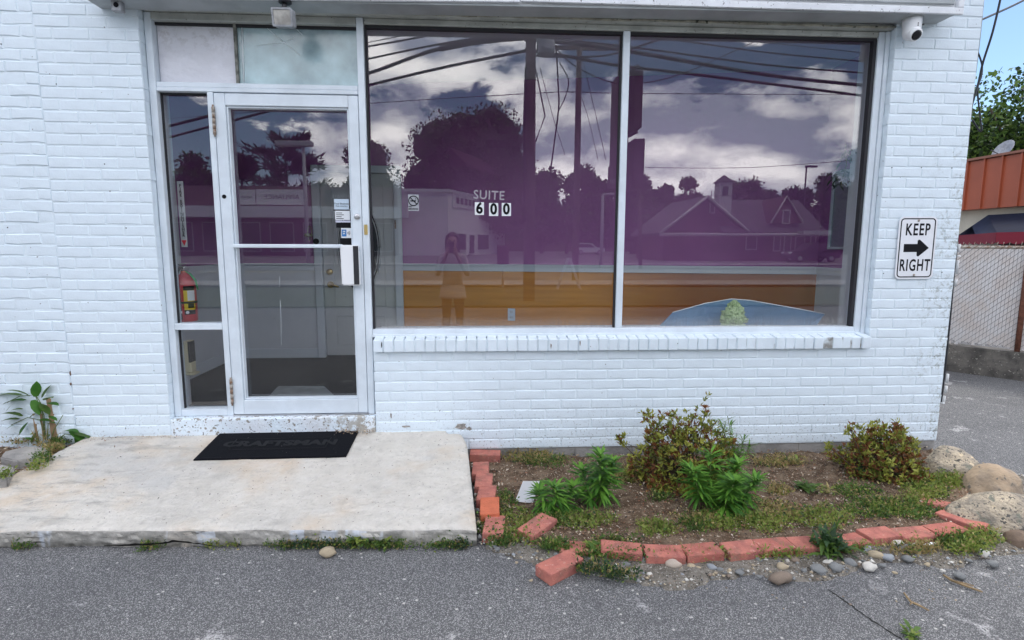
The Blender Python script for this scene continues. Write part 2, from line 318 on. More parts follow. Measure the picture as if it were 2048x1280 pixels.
# ---- soil: left corner, planting bed, stony margin
M_SOIL = mat('bed_soil', (.10,.066,.043), rough=1, spec=.1, col2=(.20,.145,.10), vscale=14, detail=9, bump=.8, bscale=70, speck=[(120,.64,(.42,.35,.27)), (85,.66,(.03,.02,.015))])
M_DIRT = mat('stony_dirt', (.13,.115,.095), rough=1, spec=.1, col2=(.22,.20,.17), vscale=18, detail=9, bump=.8, bscale=90, speck=[(130,.62,(.42,.40,.36)), (95,.62,(.04,.035,.03))])
def lumpy(name, poly, zf, m, step=.03, amp=.012):
    xs = [p[0] for p in poly]; ys = [p[1] for p in poly]; bm = NB(); nx = int((max(xs)-min(xs))/step)+2; ny = int((max(ys)-min(ys))/step)+2; grid = {}
    def dist(x, y):                                        # signed distance to the outline, positive inside
        inside = False; dm = 9
        for i in range(len(poly)):
            (xa, ya), (xb, yb) = poly[i], poly[i-1]
            if (ya > y) != (yb > y) and x < (xb-xa)*(y-ya)/(yb-ya)+xa: inside = not inside
            l2 = (xb-xa)**2+(yb-ya)**2; t = max(0, min(1, ((x-xa)*(xb-xa)+(y-ya)*(yb-ya))/l2)); dm = min(dm, math.hypot(x-xa-t*(xb-xa), y-ya-t*(yb-ya)))
        return dm if inside else -dm
    for i in range(nx):
        for j in range(ny):
            x, y = min(xs)+i*step, min(ys)+j*step; d = dist(x, y)
            if d > -.05:
                z = zf(x, y)*min(1, max(0, (d+.01)/.06)) + amp*noise.noise(Vector((x*9, y*9, 1))) + amp*.6*noise.noise(Vector((x*28, y*28, 4)))
                if d < .0: z = -.02
                grid[i, j] = bm.verts.new((x, y, z))
    for (i, j) in list(grid):
        q = [grid.get(k) for k in ((i, j), (i+1, j), (i+1, j+1), (i, j+1))]
        if all(q): bm.faces.new(q).smooth = True
    return tag(part(name, bm, m), kind='structure')
EDGE_PX = [(1121,1083),(1160,1083),(1242,1092),(1327,1099),(1403,1096),(1482,1091),(1549,1086),(1614,1080),(1694,1074),(1758,1063),(1829,1063),(1892,1053),(1924,1037),(1887,1009)]
EDG = [gd(x, y, .055) for x, y in EDGE_PX]
bedpoly = [(-.10,.02),(-.06,-.3),(.05,-1.05),(.22,-1.17)] + [(p.x, p.y) for p in EDG[1:13]] + [(2.72,-.9),(3.25,-.35),(3.25,.02)]
def bedz(x, y): return .012+.022*max(0, min(1, -y/1.1))
lumpy('planting_bed', bedpoly, bedz, M_SOIL)
margin = [(-.08,-.6),(.03,-1.15)] + [(p.x, p.y-.20+.05*math.sin(i*1.7)) for i, p in enumerate(EDG[:12])] + [(2.75,-1.30),(3.3,-1.15),(3.5,-.6),(3.3,-.1),(3.1,-.2),(2.6,-.9)] + [(p.x, p.y+.03) for p in EDG[11:0:-1]] + [(.1,-1.0)]
lumpy('stony_margin', margin, lambda x, y: .018, M_DIRT, amp=.008)
lumpy('soil_corner', [(-3.6,.05),(-2.56,.05),(-2.56,-.1),(-2.62,-.55),(-2.72,-1.0),(-3.6,-1.0)], lambda x, y: .145+.03*min(0, y), M_SOIL, amp=.01)

# ================================================================ the shop front
C_, B_, ZD, XJ = .0677, .20864, .75, -.4859
_bm = {}
def brick_mesh(L, H, D, var, rough):
    key = (round(L, 2), round(H, 3), var, rough)
    if key in _bm: return _bm[key]
    rnd = random.Random(hash(key) & 0xffff); bm = NB(); j = lambda a=1: rnd.uniform(-1, 1)*.0016*rough*a
    outer = [(-L/2,-H/2),(-L/6,-H/2),(L/6,-H/2),(L/2,-H/2),(L/2,H/2),(L/6,H/2),(-L/6,H/2),(-L/2,H/2)]
    o = [(x+j(), z+j()) for x, z in outer]; k = .0038
    r3 = [bm.verts.new((x, D, z)) for x, z in o]; r2 = [bm.verts.new((x, .0042, z)) for x, z in o]
    r1 = [bm.verts.new((x*(1-2*k/L)+j(.4), j(.25), z*(1-2*k/H)+j(.4))) for x, z in o]
    for a, b in ((r3, r2), (r2, r1)):
        for i in range(8): bm.faces.new([a[i], a[(i+1)%8], b[(i+1)%8], b[i]])
    bm.faces.new(r1)
    bm.normal_update(); me = bpy.data.meshes.new('brick'); bm.to_mesh(me); bm.free(); me.materials.append(M_BRK); _bm[key] = me; return me
def put_brick(parent, x0, x1, z0, z1, y=0, D=.1, rough=1.0, rot=0):
    o = bpy.data.objects.new('brick', brick_mesh(x1-x0, z1-z0, D, random.randrange(5), rough)); COL.objects.link(o); o.parent = parent
    o.scale = ((x1-x0)/round(x1-x0, 2), 1, 1)
    o.location = ((x0+x1)/2, y+random.uniform(-.0012, .0012)*rough, (z0+z1)/2+random.uniform(-.0012, .0012)*rough); o.rotation_euler = (0, random.uniform(-.004, .004)*rough+rot, 0)
def field(root, x0, x1, c0, c1, xj, ml=.0075, rough=1.0, y=0, shift=0.0):
    for c in range(c0, c1):
        zb = ZD+c*C_+ml/2+shift; zt = ZD+(c+1)*C_-ml/2+shift; xo = xj + (0 if c % 2 == 0 else B_/2); i = math.floor((x0-xo)/B_); xs = [x0]
        while True:
            i += 1; x = xo+i*B_ + random.uniform(-.003, .003)*rough
            if x >= x1-.03: break
            if x > x0+.03: xs.append(x)
        xs.append(x1)
        for a, b in zip(xs, xs[1:]): put_brick(root, a+(ml/2 if a > x0 else 0), b-(ml/2 if b < x1 else 0), zb, zt, y, rough=rough)
def mortar(root, x0, x1, z0, z1, y=.0034, y1=.2):
    b = NB(); box(b, x0+.002, x1-.002, y, y1, z0, z1); return part('mortar', b, M_MOR, root)
CT = 34
w1 = tag(empty('brick_pier', (0,0,0)), 'white painted brick pier between the wall seam and the glass door', 'brick pier'); field(w1, -2.604, -2.012, -9, CT, -2.297); mortar(w1, -2.604, -2.012, .10, ZD+CT*C_)
w2 = tag(empty('brick_wall', (0,0,0)), 'rough white painted brick wall left of the vertical seam', 'brick wall'); field(w2, -3.5, -2.612, -9, CT, -2.69, rough=2.3, y=.004, shift=.012); mortar(w2, -3.5, -2.604, .10, ZD+CT*C_, .0078)
w3 = tag(empty('brick_pier', (0,0,0)), 'white painted brick pier at the corner carrying the keep right sign', 'brick pier'); field(w3, 2.694, 3.268, 0, CT, XJ); mortar(w3, 2.694, 3.268, ZD, ZD+CT*C_)
w4 = tag(empty('brick_wall', (0,0,0)), 'white painted brick wall under the big shop window', 'brick wall'); field(w4, -.688, 3.268, -10, 0, XJ); mortar(w4, -.688, 3.268, ZD-10*C_, ZD)
fb = NB(); M_BLKC = mat('grey_block', (.30,.29,.275), rough=.9, var=.3, vscale=9, bump=.4, bscale=60)
fd = tag(empty('foundation'), 'bare grey concrete block footing under the brick wall behind the bed', 'foundation')
for i in range(9):
    b = NB(); x = -.13+i*.398; box(b, x, min(x+.392, 3.262), .012, .2, -.05, .071, .003); part('concrete_block', b, M_BLKC, fd)
b = NB(); box(b, -.13, 3.26, .018, .19, -.06, .0705); part('mortar', b, M_BLKC, fd)
# rowlock brick sill
sl = tag(empty('window_sill'), 'projecting sill of white painted bricks on edge below the shop window', 'window sill')
M_SILL = M_BRK; n = 50; x0, x1 = -.686, 2.686
for i in range(n):
    a = x0+(x1-x0)*i/n; bb = x0+(x1-x0)*(i+1)/n; b = NB(); box(b, a+.0035, bb-.0035, -.036+random.uniform(-.003,.003), .07, ZD+.001, ZD+.088+random.uniform(-.002,.002), .0055, seg=2)
    for v in b.verts:                                      # top slopes to the street
        if v.co.z > ZD+.05: v.co.z += (v.co.y)*.16
    o = part('brick', b, M_BRK, sl); o.rotation_euler = (0, 0, random.uniform(-.004,.004))
b = NB(); box(b, x0+.003, x1-.003, -.029, .06, ZD+.004, ZD+.079); M_SMO = mat('sill_mortar', (.70,.78,.83), rough=.8); t, g, sp = geo_pos(M_SMO); mixin(M_SMO, mth(t, 'MULTIPLY', mrange(t, sp.outputs['X'], 1.3, 2.5, .25, 1), mrange(t, nz(t, g.outputs['Position'], 9, 6), .45, .62)), (.20,.19,.17)); part('mortar', b, M_SMO, sl)
# masonry behind and above, the building's side and roof
shell = tag(empty('shop_building'), 'white painted shop building body behind the brick front', 'building')
M_PLAIN = mat('side_wall_paint', (.72,.74,.76), rough=.7, var=.12, vscale=3, bump=.2, bscale=30)
b = NB(); box(b, -6, -3.505, .0, .2, 0, 4.3); box(b, -3.5, 3.262, .01, .2, ZD+CT*C_+.002, 4.3); part('front_wall', b, M_PLAIN, shell)
b = NB(); box(b, 3.06, 3.262, .203, 9, 0, 4.3); part('side_wall', b, M_PLAIN, shell)
b = NB(); box(b, -6, 3.262, .203, 9, 4.1, 4.3); part('roof', b, M_GREY, shell)
b = NB(); box(b, -6, 3.058, 8.8, 9, 0, 4.09); box(b, -6, -5.8, .203, 8.79, 0, 4.09); part('rear_wall', b, M_PLAIN, shell)
b = NB(); box(b, -2.60, -2.02, .203, .30, .1, 3.0); box(b, 2.70, 3.055, .203, .36, .1, 3.0); box(b, -.7, 2.70, .203, .30, .1, .83); box(b, -2.6, 3.055, .203, .30, 2.9, 4.09); 
M_IGREY = mat('interior_grey_paint', (.54,.57,.61), rough=.5, var=.06, vscale=3)
part('inner_wall', b, M_IGREY, shell)
# door step curb with peeling paint
M_CURB = mat('peeling_paint', PAINT, rough=.7, col2=(.70,.74,.78), vscale=5, bump=.3, bscale=50, speck=[(34,.60,(.30,.28,.25)), (75,.63,(.10,.09,.08))])
t, g, sp = geo_pos(M_CURB); mixin(M_CURB, mth(t, 'MULTIPLY', mrange(t, sp.outputs['X'], -1.15, -.8), mrange(t, nz(t, g.outputs['Position'], 16, 5, .7), .46, .54, 0, .9)), (.36,.33,.28))
b = NB(); box(b, -2.011, -.690, -.004, .26, .12, .312, .008, seg=2); tag(part('door_step', b, M_CURB), 'painted concrete door step with peeling chipped paint', 'door step')

# ================================================================ sign cabinet and header over the windows
sg = tag(empty('sign_cabinet'), 'long white box sign running above the door and shop window', 'sign')
def skew(bm):                                              # the cabinet hangs a little lower at its left end
    for v in bm.verts: v.co.z += -.045*max(0, (0.3-v.co.x)/2.5)
    return bm
b = NB(); box(b, -2.215, 2.955, -.148, .008, 2.868, 2.880, .002); part('soffit', skew(b), M_GREY, sg)
b = NB(); box(b, -2.215, 2.955, -.140, .008, 2.882, 3.6); part('box', skew(b), M_WHT, sg)
M_TRIM = mat('chipped_white_trim', (.74,.76,.79), rough=.45, var=.12, vscale=9, speck=[(70,.66,(.25,.25,.25))])
b = NB(); box(b, .26, 2.995, -.166, -.1485, 2.866, 2.905, .003); box(b, 2.957, 2.995, -.166, .006, 2.9055, 3.6, .003); part('trim', b, M_TRIM, sg)
b = NB(); box(b, -2.24, .254, -.166, -.1485, 2.862, 2.905, .003); part('trim', skew(b), M_TRIM, sg)
b = NB(); box(b, .27, 2.94, -.158, -.1485, 2.925, 2.955, .004); part('rail', b, M_GREY, sg)
hd = tag(empty('header_trim'), 'weathered grey trim with cracked caulk above the window frames', 'header')
M_CAULK = mat('cracked_caulk', (.40,.39,.32), rough=.85, var=.4, vscale=14, bump=.6, bscale=60, speck=[(30,.62,(.03,.03,.02))])
b = NB(); box(b, -2.0, 2.69, .012, .12, 2.836, 2.8655, .004); part('board', b, M_ALD, hd)
bm = NB(); rr = random.Random(4)
pts = []; x = -2.0
while x < 2.7: pts.append((x, .008, 2.846+rr.uniform(-.003, .003))); x += rr.uniform(.05, .12)
tube(bm, pts, [rr.uniform(.004, .009) for _ in pts], 6); part('caulk', bm, M_CAULK, hd)

# ================================================================ storefront frames and glass
YF, YI = .055, .15
fr = tag(empty('storefront_frame'), 'white aluminium frame with transom and sidelight around the glass door', 'door frame')
def bars(name, lst, m, parent, bev=.003):
    for q in lst:
        b = NB(); box(b, *q, bev); part(name, b, m, parent)
bars('jamb', [(-2.009,-1.967,YF,YI,.313,2.834)], M_ALU, fr)
bars('mullion', [(-1.667,-1.630,YF,YI,.313,2.378), (-.744,-.702,YF-.004,YI,.313,2.834)], M_ALU, fr)
bars('transom_bar', [(-1.966,-.746,YF,YI-.01,2.379,2.404), (-1.966,-.746,YF+.004,YI-.01,2.4045,2.434)], M_ALU, fr)
bars('header', [(-1.966,-.746,YF-.002,YI,2.792,2.834)], M_ALD, fr)
bars('sidelight_bar', [(-1.966,-1.668,YF,YI-.01,.893,.934), (-1.966,-1.668,YF+.002,YI-.01,.314,.358)], M_ALU, fr)
bars('muntin', [(-1.500,-1.484,YG-.02,YG+.02,2.436,2.791)], mat('dirty_putty', (.25,.25,.22), rough=.9, var=.6, vscale=25, bump=.4), fr, .001)
M_BOARD = mat('bubbled_white_film', (.74,.74,.79), rough=.5, var=.10, vscale=4, bump=1.0, bscale=8, stretch=(1,1,1.6))
t, g, sp = geo_pos(M_BOARD); tp = mrange(t, sp.outputs['Z'], 2.58, 2.74); mixin(M_BOARD, mth(t, 'MULTIPLY', tp, mrange(t, nz(t, g.outputs['Position'], 22, 6, .7), .50, .60, 0, .4)), (.34,.32,.31))
b = NB(); box(b, -1.963, -1.5005, YG, YG+.012, 2.437, 2.789); part('transom_panel', b, M_BOARD, fr, label='opaque panel of wrinkled white film in the transom')
M_FROST = glass('filmed_glass', tint=(.75,.82,.84), f0=.05, rough=.22, haze=(.62,(.55,.73,.76),5.5))
b = NB(); box(b, -1.4835, -.7445, YG, YG+.006, 2.437, 2.789); part('transom_pane', b, M_FROST, fr, label='milky transom pane with peeling film and cracks')
M_CRK = mat('crack_white', (.75,.82,.83), rough=.4)
def crack(pts, r=.002):
    bm = NB(); tube(bm, [at(x, y, YG-.001) for x, y in pts], r, 4); part('crack', bm, M_CRK, fr)
crack([(533,55),(552,72),(575,90),(600,110)]); crack([(512,92),(540,88),(565,86),(590,75)], .0015); crack([(590,55),(605,70)], .0012); crack([(484,52),(488,165)], .006)
def pane(name, x0, x1, z0, z1, parent, y=YG):
    b = NB(); box(b, x0, x1, y, y+.006, z0, z1); return part(name, b, M_GLS, parent)
pane('sidelight_pane', -1.9665, -1.6675, .935, 2.3785, fr); pane('sidelight_pane', -1.9665, -1.6675, .3585, .8925, fr)
M_GASK = mat('black_gasket', (.02,.02,.024), rough=.7)
bars('gasket', [(-1.9665,-1.957,YG-.014,YG-.001,.3585,2.378), (-1.9665,-1.668,YG-.014,YG-.001,2.366,2.3785), (-1.9665,-.746,YG-.015,YG-.001,2.776,2.7915)], M_GASK, fr, 0)
# shop window
wn = tag(empty('shop_window'), 'wide two-pane shop window in a white aluminium frame', 'window')
bars('frame', [(2.622,2.664,YF,YI,.842,2.834), (2.666,2.692,YF-.012,.12,.842,2.834)], M_ALU, wn)
bars('frame', [(-.700,2.620,YF,YI,.846,.889)], M_ALU, wn); bars('frame', [(-.700,2.620,YF-.014,YF-.001,.838,.858)], M_ALU, wn)
bars('frame', [(-.700,2.620,YF+.004,YI,2.800,2.834)], M_ALD, wn)
bars('mullion', [(.932,.976,YF+.004,YI-.01,.8895,2.7995)], M_ALU, wn)
bars('gasket', [(-.701,-.690,YG-.03,YG-.001,.8895,2.799), (.9205,.9315,YG-.03,YG-.001,.8895,2.788), (2.600,2.6215,YG-.04,YG-.001,.8895,2.788), (-.689,2.6215,YG-.035,YG-.001,2.782,2.7995)], M_GASK, wn, 0)
pane('pane', -.6995, .9315, .8895, 2.7995, wn); pane('pane', .9765, 2.6215, .8895, 2.7995, wn)
# glass door
dr = tag(empty('glass_door'), 'white aluminium glass shop door with push bar and black doormat before it', 'door')
YD = YF-.002
bars('stile', [(-1.626,-1.560,YD,YI-.02,.322,2.372), (-.808,-.7475,YD,YI-.02,.322,2.372)], M_ALU, dr)
bars('rail', [(-1.559,-.809,YD,YI-.02,2.300,2.372), (-1.559,-.809,YD,YI-.02,.322,.418)], M_ALU, dr)
bars('glazing_bead', [(-1.559,-1.548,YD+.012,YG-.002,.419,2.299), (-.820,-.809,YD+.012,YG-.002,.419,2.299), (-1.5475,-.8205,YD+.012,YG-.002,2.288,2.299), (-1.5475,-.8205,YD+.012,YG-.002,.419,.430)], M_ALU, dr, .002)
pane('pane', -1.5595, -.8085, .4185, 2.2995, dr)
bars('threshold', [(-1.63,-.746,YD-.01,YI,.313,.320)], M_STEEL, dr, .002)
pb = NB(); box(pb, -1.556, -.87, YD-.028, YD-.004, 1.424, 1.448, .006, seg=2); box(pb, -1.5595, -1.53, YD-.005, YG, 1.426, 1.446); part('push_bar', pb, M_ALU, dr)
hb = NB(); prism(hb, [(-.876,1.186),(-.880,1.444),(-.768,1.444),(-.760,1.184)], YD-.055, YD-.001); bmesh.ops.bevel(hb, geom=hb.edges[:], offset=.008, segments=2, affect='EDGES')
h = part('handle_box', hb, M_WHT, dr); b = NB(); box(b, -.797, -.764, YD-.058, YD-.0555, 1.192, 1.438); part('pull_slot', b, M_GASK, h)
b = NB(); lathe(b, [(.019,0),(.019,.008),(.014,.011),(.006,.011)], 20, mat=Matrix.Translation((-.775,YD,1.625)) @ Matrix.Rotation(R_(90),4,'X')); part('lock_cylinder', b, M_STEEL, dr)
b = NB(); lathe(b, [(.013,0),(.013,.003)], 14, mat=Matrix.Translation((-1.600,YD,1.745)) @ Matrix.Rotation(R_(90),4,'X')); part('empty_lock_hole', b, M_INK, dr)
b = NB(); box(b, -.733, -.711, YF-.010, YF-.0042, 1.51, 1.575, .002); sp_ = part('strike_plate', b, M_BRASS, dr)
for zc in (2.205, .482):
    b = NB()
    for k in range(5): lathe(b, [(.0095,0),(.0095,.031)], 10, mat=Matrix.Translation((-1.629,YF-.012,zc-.083+k*.0335)))
    lathe(b, [(.006,0),(.006,.19)], 8, mat=Matrix.Translation((-1.629,YF-.012,zc-.095))); part('hinge', b, M_RUST, dr)
# stickers on the glass door (inside face of the pane, read from the street)
M_CARD = mat('white_card', (.74,.76,.78), rough=.5); M_PBLUE = mat('pale_blue_card', (.52,.62,.72), rough=.5); M_BLUE = mat('blue_print', (.02,.16,.42), rough=.5); M_YEL = mat('yellow_print', (.78,.55,.02), rough=.5)
YS = YG-.0022
def card(name, px0, py0, px1, py1, m, parent, y=YS, th=.0018):
    a, c = at(px0, py0, y), at(px1, py1, y); b = NB(); box(b, a.x, c.x, y, y+th, c.z, a.z); o = part(name, b, m, parent); return o, a, c
o, a, c = card('sticker', 668, 398, 698, 419, M_PBLUE, dr); lettering('Your Business', .016, ((a.x+c.x)/2, YS-.0008, a.z*.55+c.z*.45), M_INK, o, depth=.0003); lettering('Made contactless', .011, ((a.x+c.x)/2, YS-.0008, a.z*.32+c.z*.68), M_INK, o, depth=.0003)
o, a, c = card('sticker', 670, 421.5, 700, 440, M_CARD, dr)
b = NB()
for k in range(4): box(b, a.x+.006, a.x+(.05,.062,.046,.06)[k]*.9, YS-.0007, YS-.0001, a.z-.016-k*.012, a.z-.012-k*.012)
part('fine_print', b, M_INK, o)
o, a, c = card('sticker', 671, 441, 701, 445, mat('lilac_strip', (.55,.56,.68)), dr)
o, a, c = card('sticker', 682, 456, 704, 476, M_CARD, dr); b = NB(); box(b, a.x+.004, a.x+.034, YS-.001, YS-.0002, c.z+.010, a.z-.010); part('logo', b, M_BLUE, o)
lettering('AM', .012, (a.x+.019, YS-.0018, a.z-.022), M_CARD, o, depth=.0002, bold=.0005); lettering('EX', .012, (a.x+.019, YS-.0018, a.z-.036), M_CARD, o, depth=.0002, bold=.0005)
for k in range(3):
    b = NB(); tube(b, [(a.x+.044+k*.006+.010*math.cos(q)-.01, YS-.001, (a.z+c.z)/2+(.006+.005*k)*math.sin(q)) for q in np.linspace(-1, 1, 7)], .0012, 4); part('contactless_wave', b, M_INK, o)
card('sticker', 672, 445.5, 702, 455.5, M_INK, dr, YS+.0005); card('sticker', 680, 477, 704, 489, M_INK, dr, YS+.0005)
card('sticker', 667, 419.2, 699, 421.3, M_INK, dr, YS+.0005)
# numbers and notice on the shop window
for ch, px0 in zip('600', (949.5, 978, 1003.5)):
    o, a, c = card('number_tile', px0, 404.5 if ch == '6' else 406, px0+18.5, 430 if ch == '6' else 432, M_CARD, wn)
    lettering(ch, .098, ((a.x+c.x)/2, YS-.0009, (a.z+c.z)/2), M_INK, o, depth=.0004, bold=.0035, sx=.92)
M_SUI = mat('faded_grey_lettering', (.30,.27,.31), rough=.6)
p = at(978, 391, YS); lettering('SUITE', .080, (p.x, YS, p.z), M_SUI, wn, bold=.0012, depth=.0005, sx=.95, spacing=1.1, rot=(0, R_(2.0), 0))
M_NS = mat('notice_clear_film', (.36,.37,.40), rough=.4)
o, a, c = card('no_smoking_notice', 816, 389, 838, 421.5, M_NS, wn); cx, cz = (a.x+c.x)/2, a.z-.040
b = NB(); tube(b, [(cx+.031*math.cos(q), YS-.001, cz+.031*math.sin(q)) for q in np.linspace(0, 2*math.pi, 25)], .0032, 5); tube(b, [(cx-.022, YS-.001, cz+.022), (cx+.022, YS-.001, cz-.022)], .003, 5); part('symbol', b, M_INK, o)
b = NB(); box(b, cx-.02, cx+.016, YS-.0015, YS-.0003, cz-.005, cz+.003); tube(b, [(cx+.013, YS-.001, cz+.006), (cx+.018, YS-.001, cz+.013), (cx+.012, YS-.001, cz+.018)], .0015, 4); part('cigarette', b, M_INK, o)
lettering('NO', .014, (a.x+.014, YS-.0008, c.z+.026), M_INK, o, depth=.0003, bold=.0004); lettering('SMOKING', .014, (cx-.002, YS-.0008, c.z+.011), M_INK, o, depth=.0003, bold=.0004)

# ================================================================ the room behind the glass
ZR = .33; YB = 1.93
room_pts = dict(L=-2.41, DX0=-1.60, DX1=-.735)
BX, BY = 3.035, 1.2                                       # right end of the slanting back wall
def wallseg(bm, x0, y0, x1, y1, z0, z1, th=.1, mi=0):
    d = Vector((x1-x0, y1-y0)).normalized(); n = Vector((-d.y, d.x))*th; slabpoly(bm, [(x0, y0), (x1, y1), (x1+n.x, y1+n.y), (x0+n.x, y0+n.y)], z0, z1, mi)
M_PUR = mat('purple_paint', (.325,.108,.315), rough=.45, var=.08, vscale=2)
M_WOOD = mat('amber_wainscot', (.62,.255,.038), rough=.3, col2=(.54,.21,.03), vscale=2.2, detail=8, stretch=(.6,.6,9), bump=.04)
t, g, sp = geo_pos(M_WOOD); mixin(M_WOOD, mrange(t, sp.outputs['X'], 1.0, 2.0, 0, .85), (.25,.055,.018))  # right half reddened and darkened: weaker reflections of the street put into the colour
M_RAIL = mat('blue_grey_rail', (.52,.57,.62), rough=.4)
M_DGREY = mat('grey_door_paint', (.47,.49,.50), rough=.45, var=.05, vscale=4)
M_CARP = mat('charcoal_carpet', (.010,.011,.016), rough=1, spec=.1, bump=.8, bscale=260, speck=[(55,.74,(.35,.33,.3))])
b = NB(); box(b, -2.5, 3.05, .262, 2.2, .2, ZR); tag(part('room_floor', b, M_CARP), kind='structure')
b = NB(); box(b, -2.55, 3.055, .305, 2.3, 2.95, 3.0); tag(part('ceiling', b, M_IGREY), kind='structure')
zr0, zr1 = 1.195, 1.262
b = NB(); wallseg(b, -2.41, YB, -1.585, YB, zr1, 2.95); wallseg(b, -1.585, YB, -.74, YB, 2.195, 2.95); wallseg(b, -.74, YB, BX, BY, zr1, 2.95); wallseg(b, BX, .36, BX-.0, BY, zr1, 2.95, -.02); wallseg(b, -2.41, .30, -2.41, YB, zr1, 2.95)
tag(part('room_wall', b, M_PUR), 'purple painted upper wall of the room', kind='structure')
b = NB(); wallseg(b, -2.41, YB, -1.585, YB, ZR, zr0); wallseg(b, BX, .36, BX, BY, ZR, zr0, -.02); wallseg(b, -2.41, .30, -2.41, YB, ZR, zr0)
tag(part('room_wall', b, M_IGREY), 'grey painted lower wall of the room', kind='structure')
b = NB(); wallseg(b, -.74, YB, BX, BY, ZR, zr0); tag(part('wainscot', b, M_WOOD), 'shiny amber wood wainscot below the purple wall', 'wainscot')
b = NB()
def railseg(x0, y0, x1, y1):
    d = Vector((x1-x0, y1-y0)).normalized(); n = Vector((d.y, -d.x))
    wallseg(b, x0+n.x*.018, y0+n.y*.018, x1+n.x*.018, y1+n.y*.018, zr0, zr1-.02, .03); wallseg(b, x0+n.x*.03, y0+n.y*.03, x1+n.x*.03, y1+n.y*.03, zr1-.0198, zr1, .04)
railseg(-2.41, YB, -1.585, YB); railseg(-.735, YB, BX, BY); railseg(-2.405, .3, -2.405, YB); railseg(BX-.001, BY, BX-.001, .37)
tag(part('chair_rail', b, M_RAIL), 'blue grey chair rail round the room walls', 'chair rail')
b = NB(); wallseg(b, -2.41, YB-.014, -1.585, YB-.014, ZR, ZR+.09, .012); wallseg(b, -2.395, .30, -2.395, YB, ZR, ZR+.09, .014); tag(part('baseboard', b, M_RAIL), 'grey baseboard at the carpet edge', 'baseboard')
# inner grey door with an oval glass
idr = tag(empty('inner_door'), 'grey inner door with an oval glass and brass handle', 'door')
bars('casing', [(-1.588,-1.512,YB-.03,YB+.02,ZR,2.195), (-.812,-.738,YB-.03,YB+.02,ZR,2.195), (-1.511,-.813,YB-.03,YB+.02,2.125,2.195)], M_RAIL, idr, .006)
b = NB(); box(b, -1.508, -.816, YB+.012, YB+.05, ZR+.018, 2.122); lf = part('leaf', b, M_DGREY, idr)
bars('moulding', [(-1.40,-.92,YB+.004,YB+.0115,.45,.46), (-1.40,-.92,YB+.004,YB+.0115,.74,.75), (-1.40,-1.39,YB+.004,YB+.0115,.461,.739), (-.93,-.92,YB+.004,YB+.0115,.461,.739), (-1.167,-1.157,YB+.004,YB+.0115,.461,.739), (-1.41,-.91,YB+.004,YB+.0115,.84,.85), (-1.41,-1.40,YB+.004,YB+.0115,.851,2.02), (-.92,-.91,YB+.004,YB+.0115,.851,2.02), (-1.41,-.91,YB+.004,YB+.0115,2.021,2.031)], M_DGREY, idr, .002)
bm = NB(); oc = Vector((-1.16, YB+.008, 1.42))
for k, rad in ((0, 1.0), (1, .9)): tube(bm, [(oc.x+.205*rad*math.cos(q), oc.y-.004*k, oc.z+.44*rad*math.sin(q)) for q in np.linspace(0, 2*math.pi, 41)], .009-.003*k, 5)
part('oval_frame', bm, M_DGREY, idr)
bm = NB(); vs = [bm.verts.new((oc.x+.20*math.cos(q), YB+.0105, oc.z+.43*math.sin(q))) for q in np.linspace(0, 2*math.pi, 40, endpoint=False)]; bm.faces.new(vs[::-1]); part('oval_pane', bm, mat('dark_oval_glass', (.02,.024,.028), rough=.1), idr)
b = NB(); lathe(b, [(.03,0),(.03,.012),(.02,.016),(.012,.02)], 18, mat=Matrix.Translation((-1.452,YB+.011,1.18)) @ Matrix.Rotation(R_(90),4,'X')); part('deadbolt', b, M_BRASS, idr)
b = NB(); lathe(b, [(.032,0),(.032,.010),(.018,.016),(.014,.045),(.014,.05)], 18, mat=Matrix.Translation((-1.448,YB+.011,1.055)) @ Matrix.Rotation(R_(90),4,'X')); tube(b, [(-1.448,YB-.035,1.055),(-1.41,YB-.04,1.052),(-1.36,YB-.038,1.035)], .009, 8); part('lever_handle', b, M_BRASS, idr)
b = NB(); box(b, -.806, -.79, YB-.036, YB-.031, 1.60, 1.68); part('latch_plate', b, M_RUST, idr)
# outlet on the wainscot
dwv = Vector((BX+.74, BY-YB, 0)).normalized(); ang = math.atan2(dwv.y, dwv.x)
def onback(px, py): # hit of the sight line with the slanting wall
    d = ray(px, py); nrm = Vector((-dwv.y, dwv.x, 0)); p0 = Vector((-.74, YB, 0)); tt = (p0-CAM).dot(nrm)/d.dot(nrm); return CAM+d*tt
p = onback(1023, 629); ot = tag(empty('wall_outlet', p, ang), 'pale double power outlet on the amber wainscot', 'outlet')
b = NB(); box(b, -.036, .036, -.008, 0, -.06, .06, .003); part('cover_plate', b, M_PBLUE, ot)
for s in (-.026, .026):
    b = NB(); lathe(b, [(.017,0),(.017,.0015)], 14, mat=Matrix.Translation((0,-.008,s)) @ Matrix.Rotation(R_(90),4,'X')); sk = part('socket', b, M_RAIL, ot)
    b = NB(); box(b, -.008,-.005,-.0105,-.0095,s-.004,s+.006); box(b, .005,.008,-.0105,-.0095,s-.004,s+.006); part('slot', b, M_INK, sk)
# mirror frame and hanging leaves at the right end
p0, p1 = at(1664, 400, .95), at(1690, 484, .70)
fm = tag(empty('wall_mirror', (0,0,0)), 'framed mirror hung on the right room wall above the rail', 'mirror'); XM = BX-.0015
b = NB(); box(b, XM-.024, XM-.001, .62, 1.02, 1.42, 1.44); box(b, XM-.024, XM-.001, .62, 1.02, 2.05, 2.07); box(b, XM-.024, XM-.001, .60, .6195, 1.42, 2.07); box(b, XM-.024, XM-.001, 1.0205, 1.04, 1.42, 2.07); part('frame', b, M_RAIL, fm)
b = NB(); box(b, XM-.012, XM-.001, .62, 1.02, 1.4405, 2.0495); part('mirror_glass', b, mat('mirror_grey', (.36,.42,.45), rough=.15, metal=.6), fm)

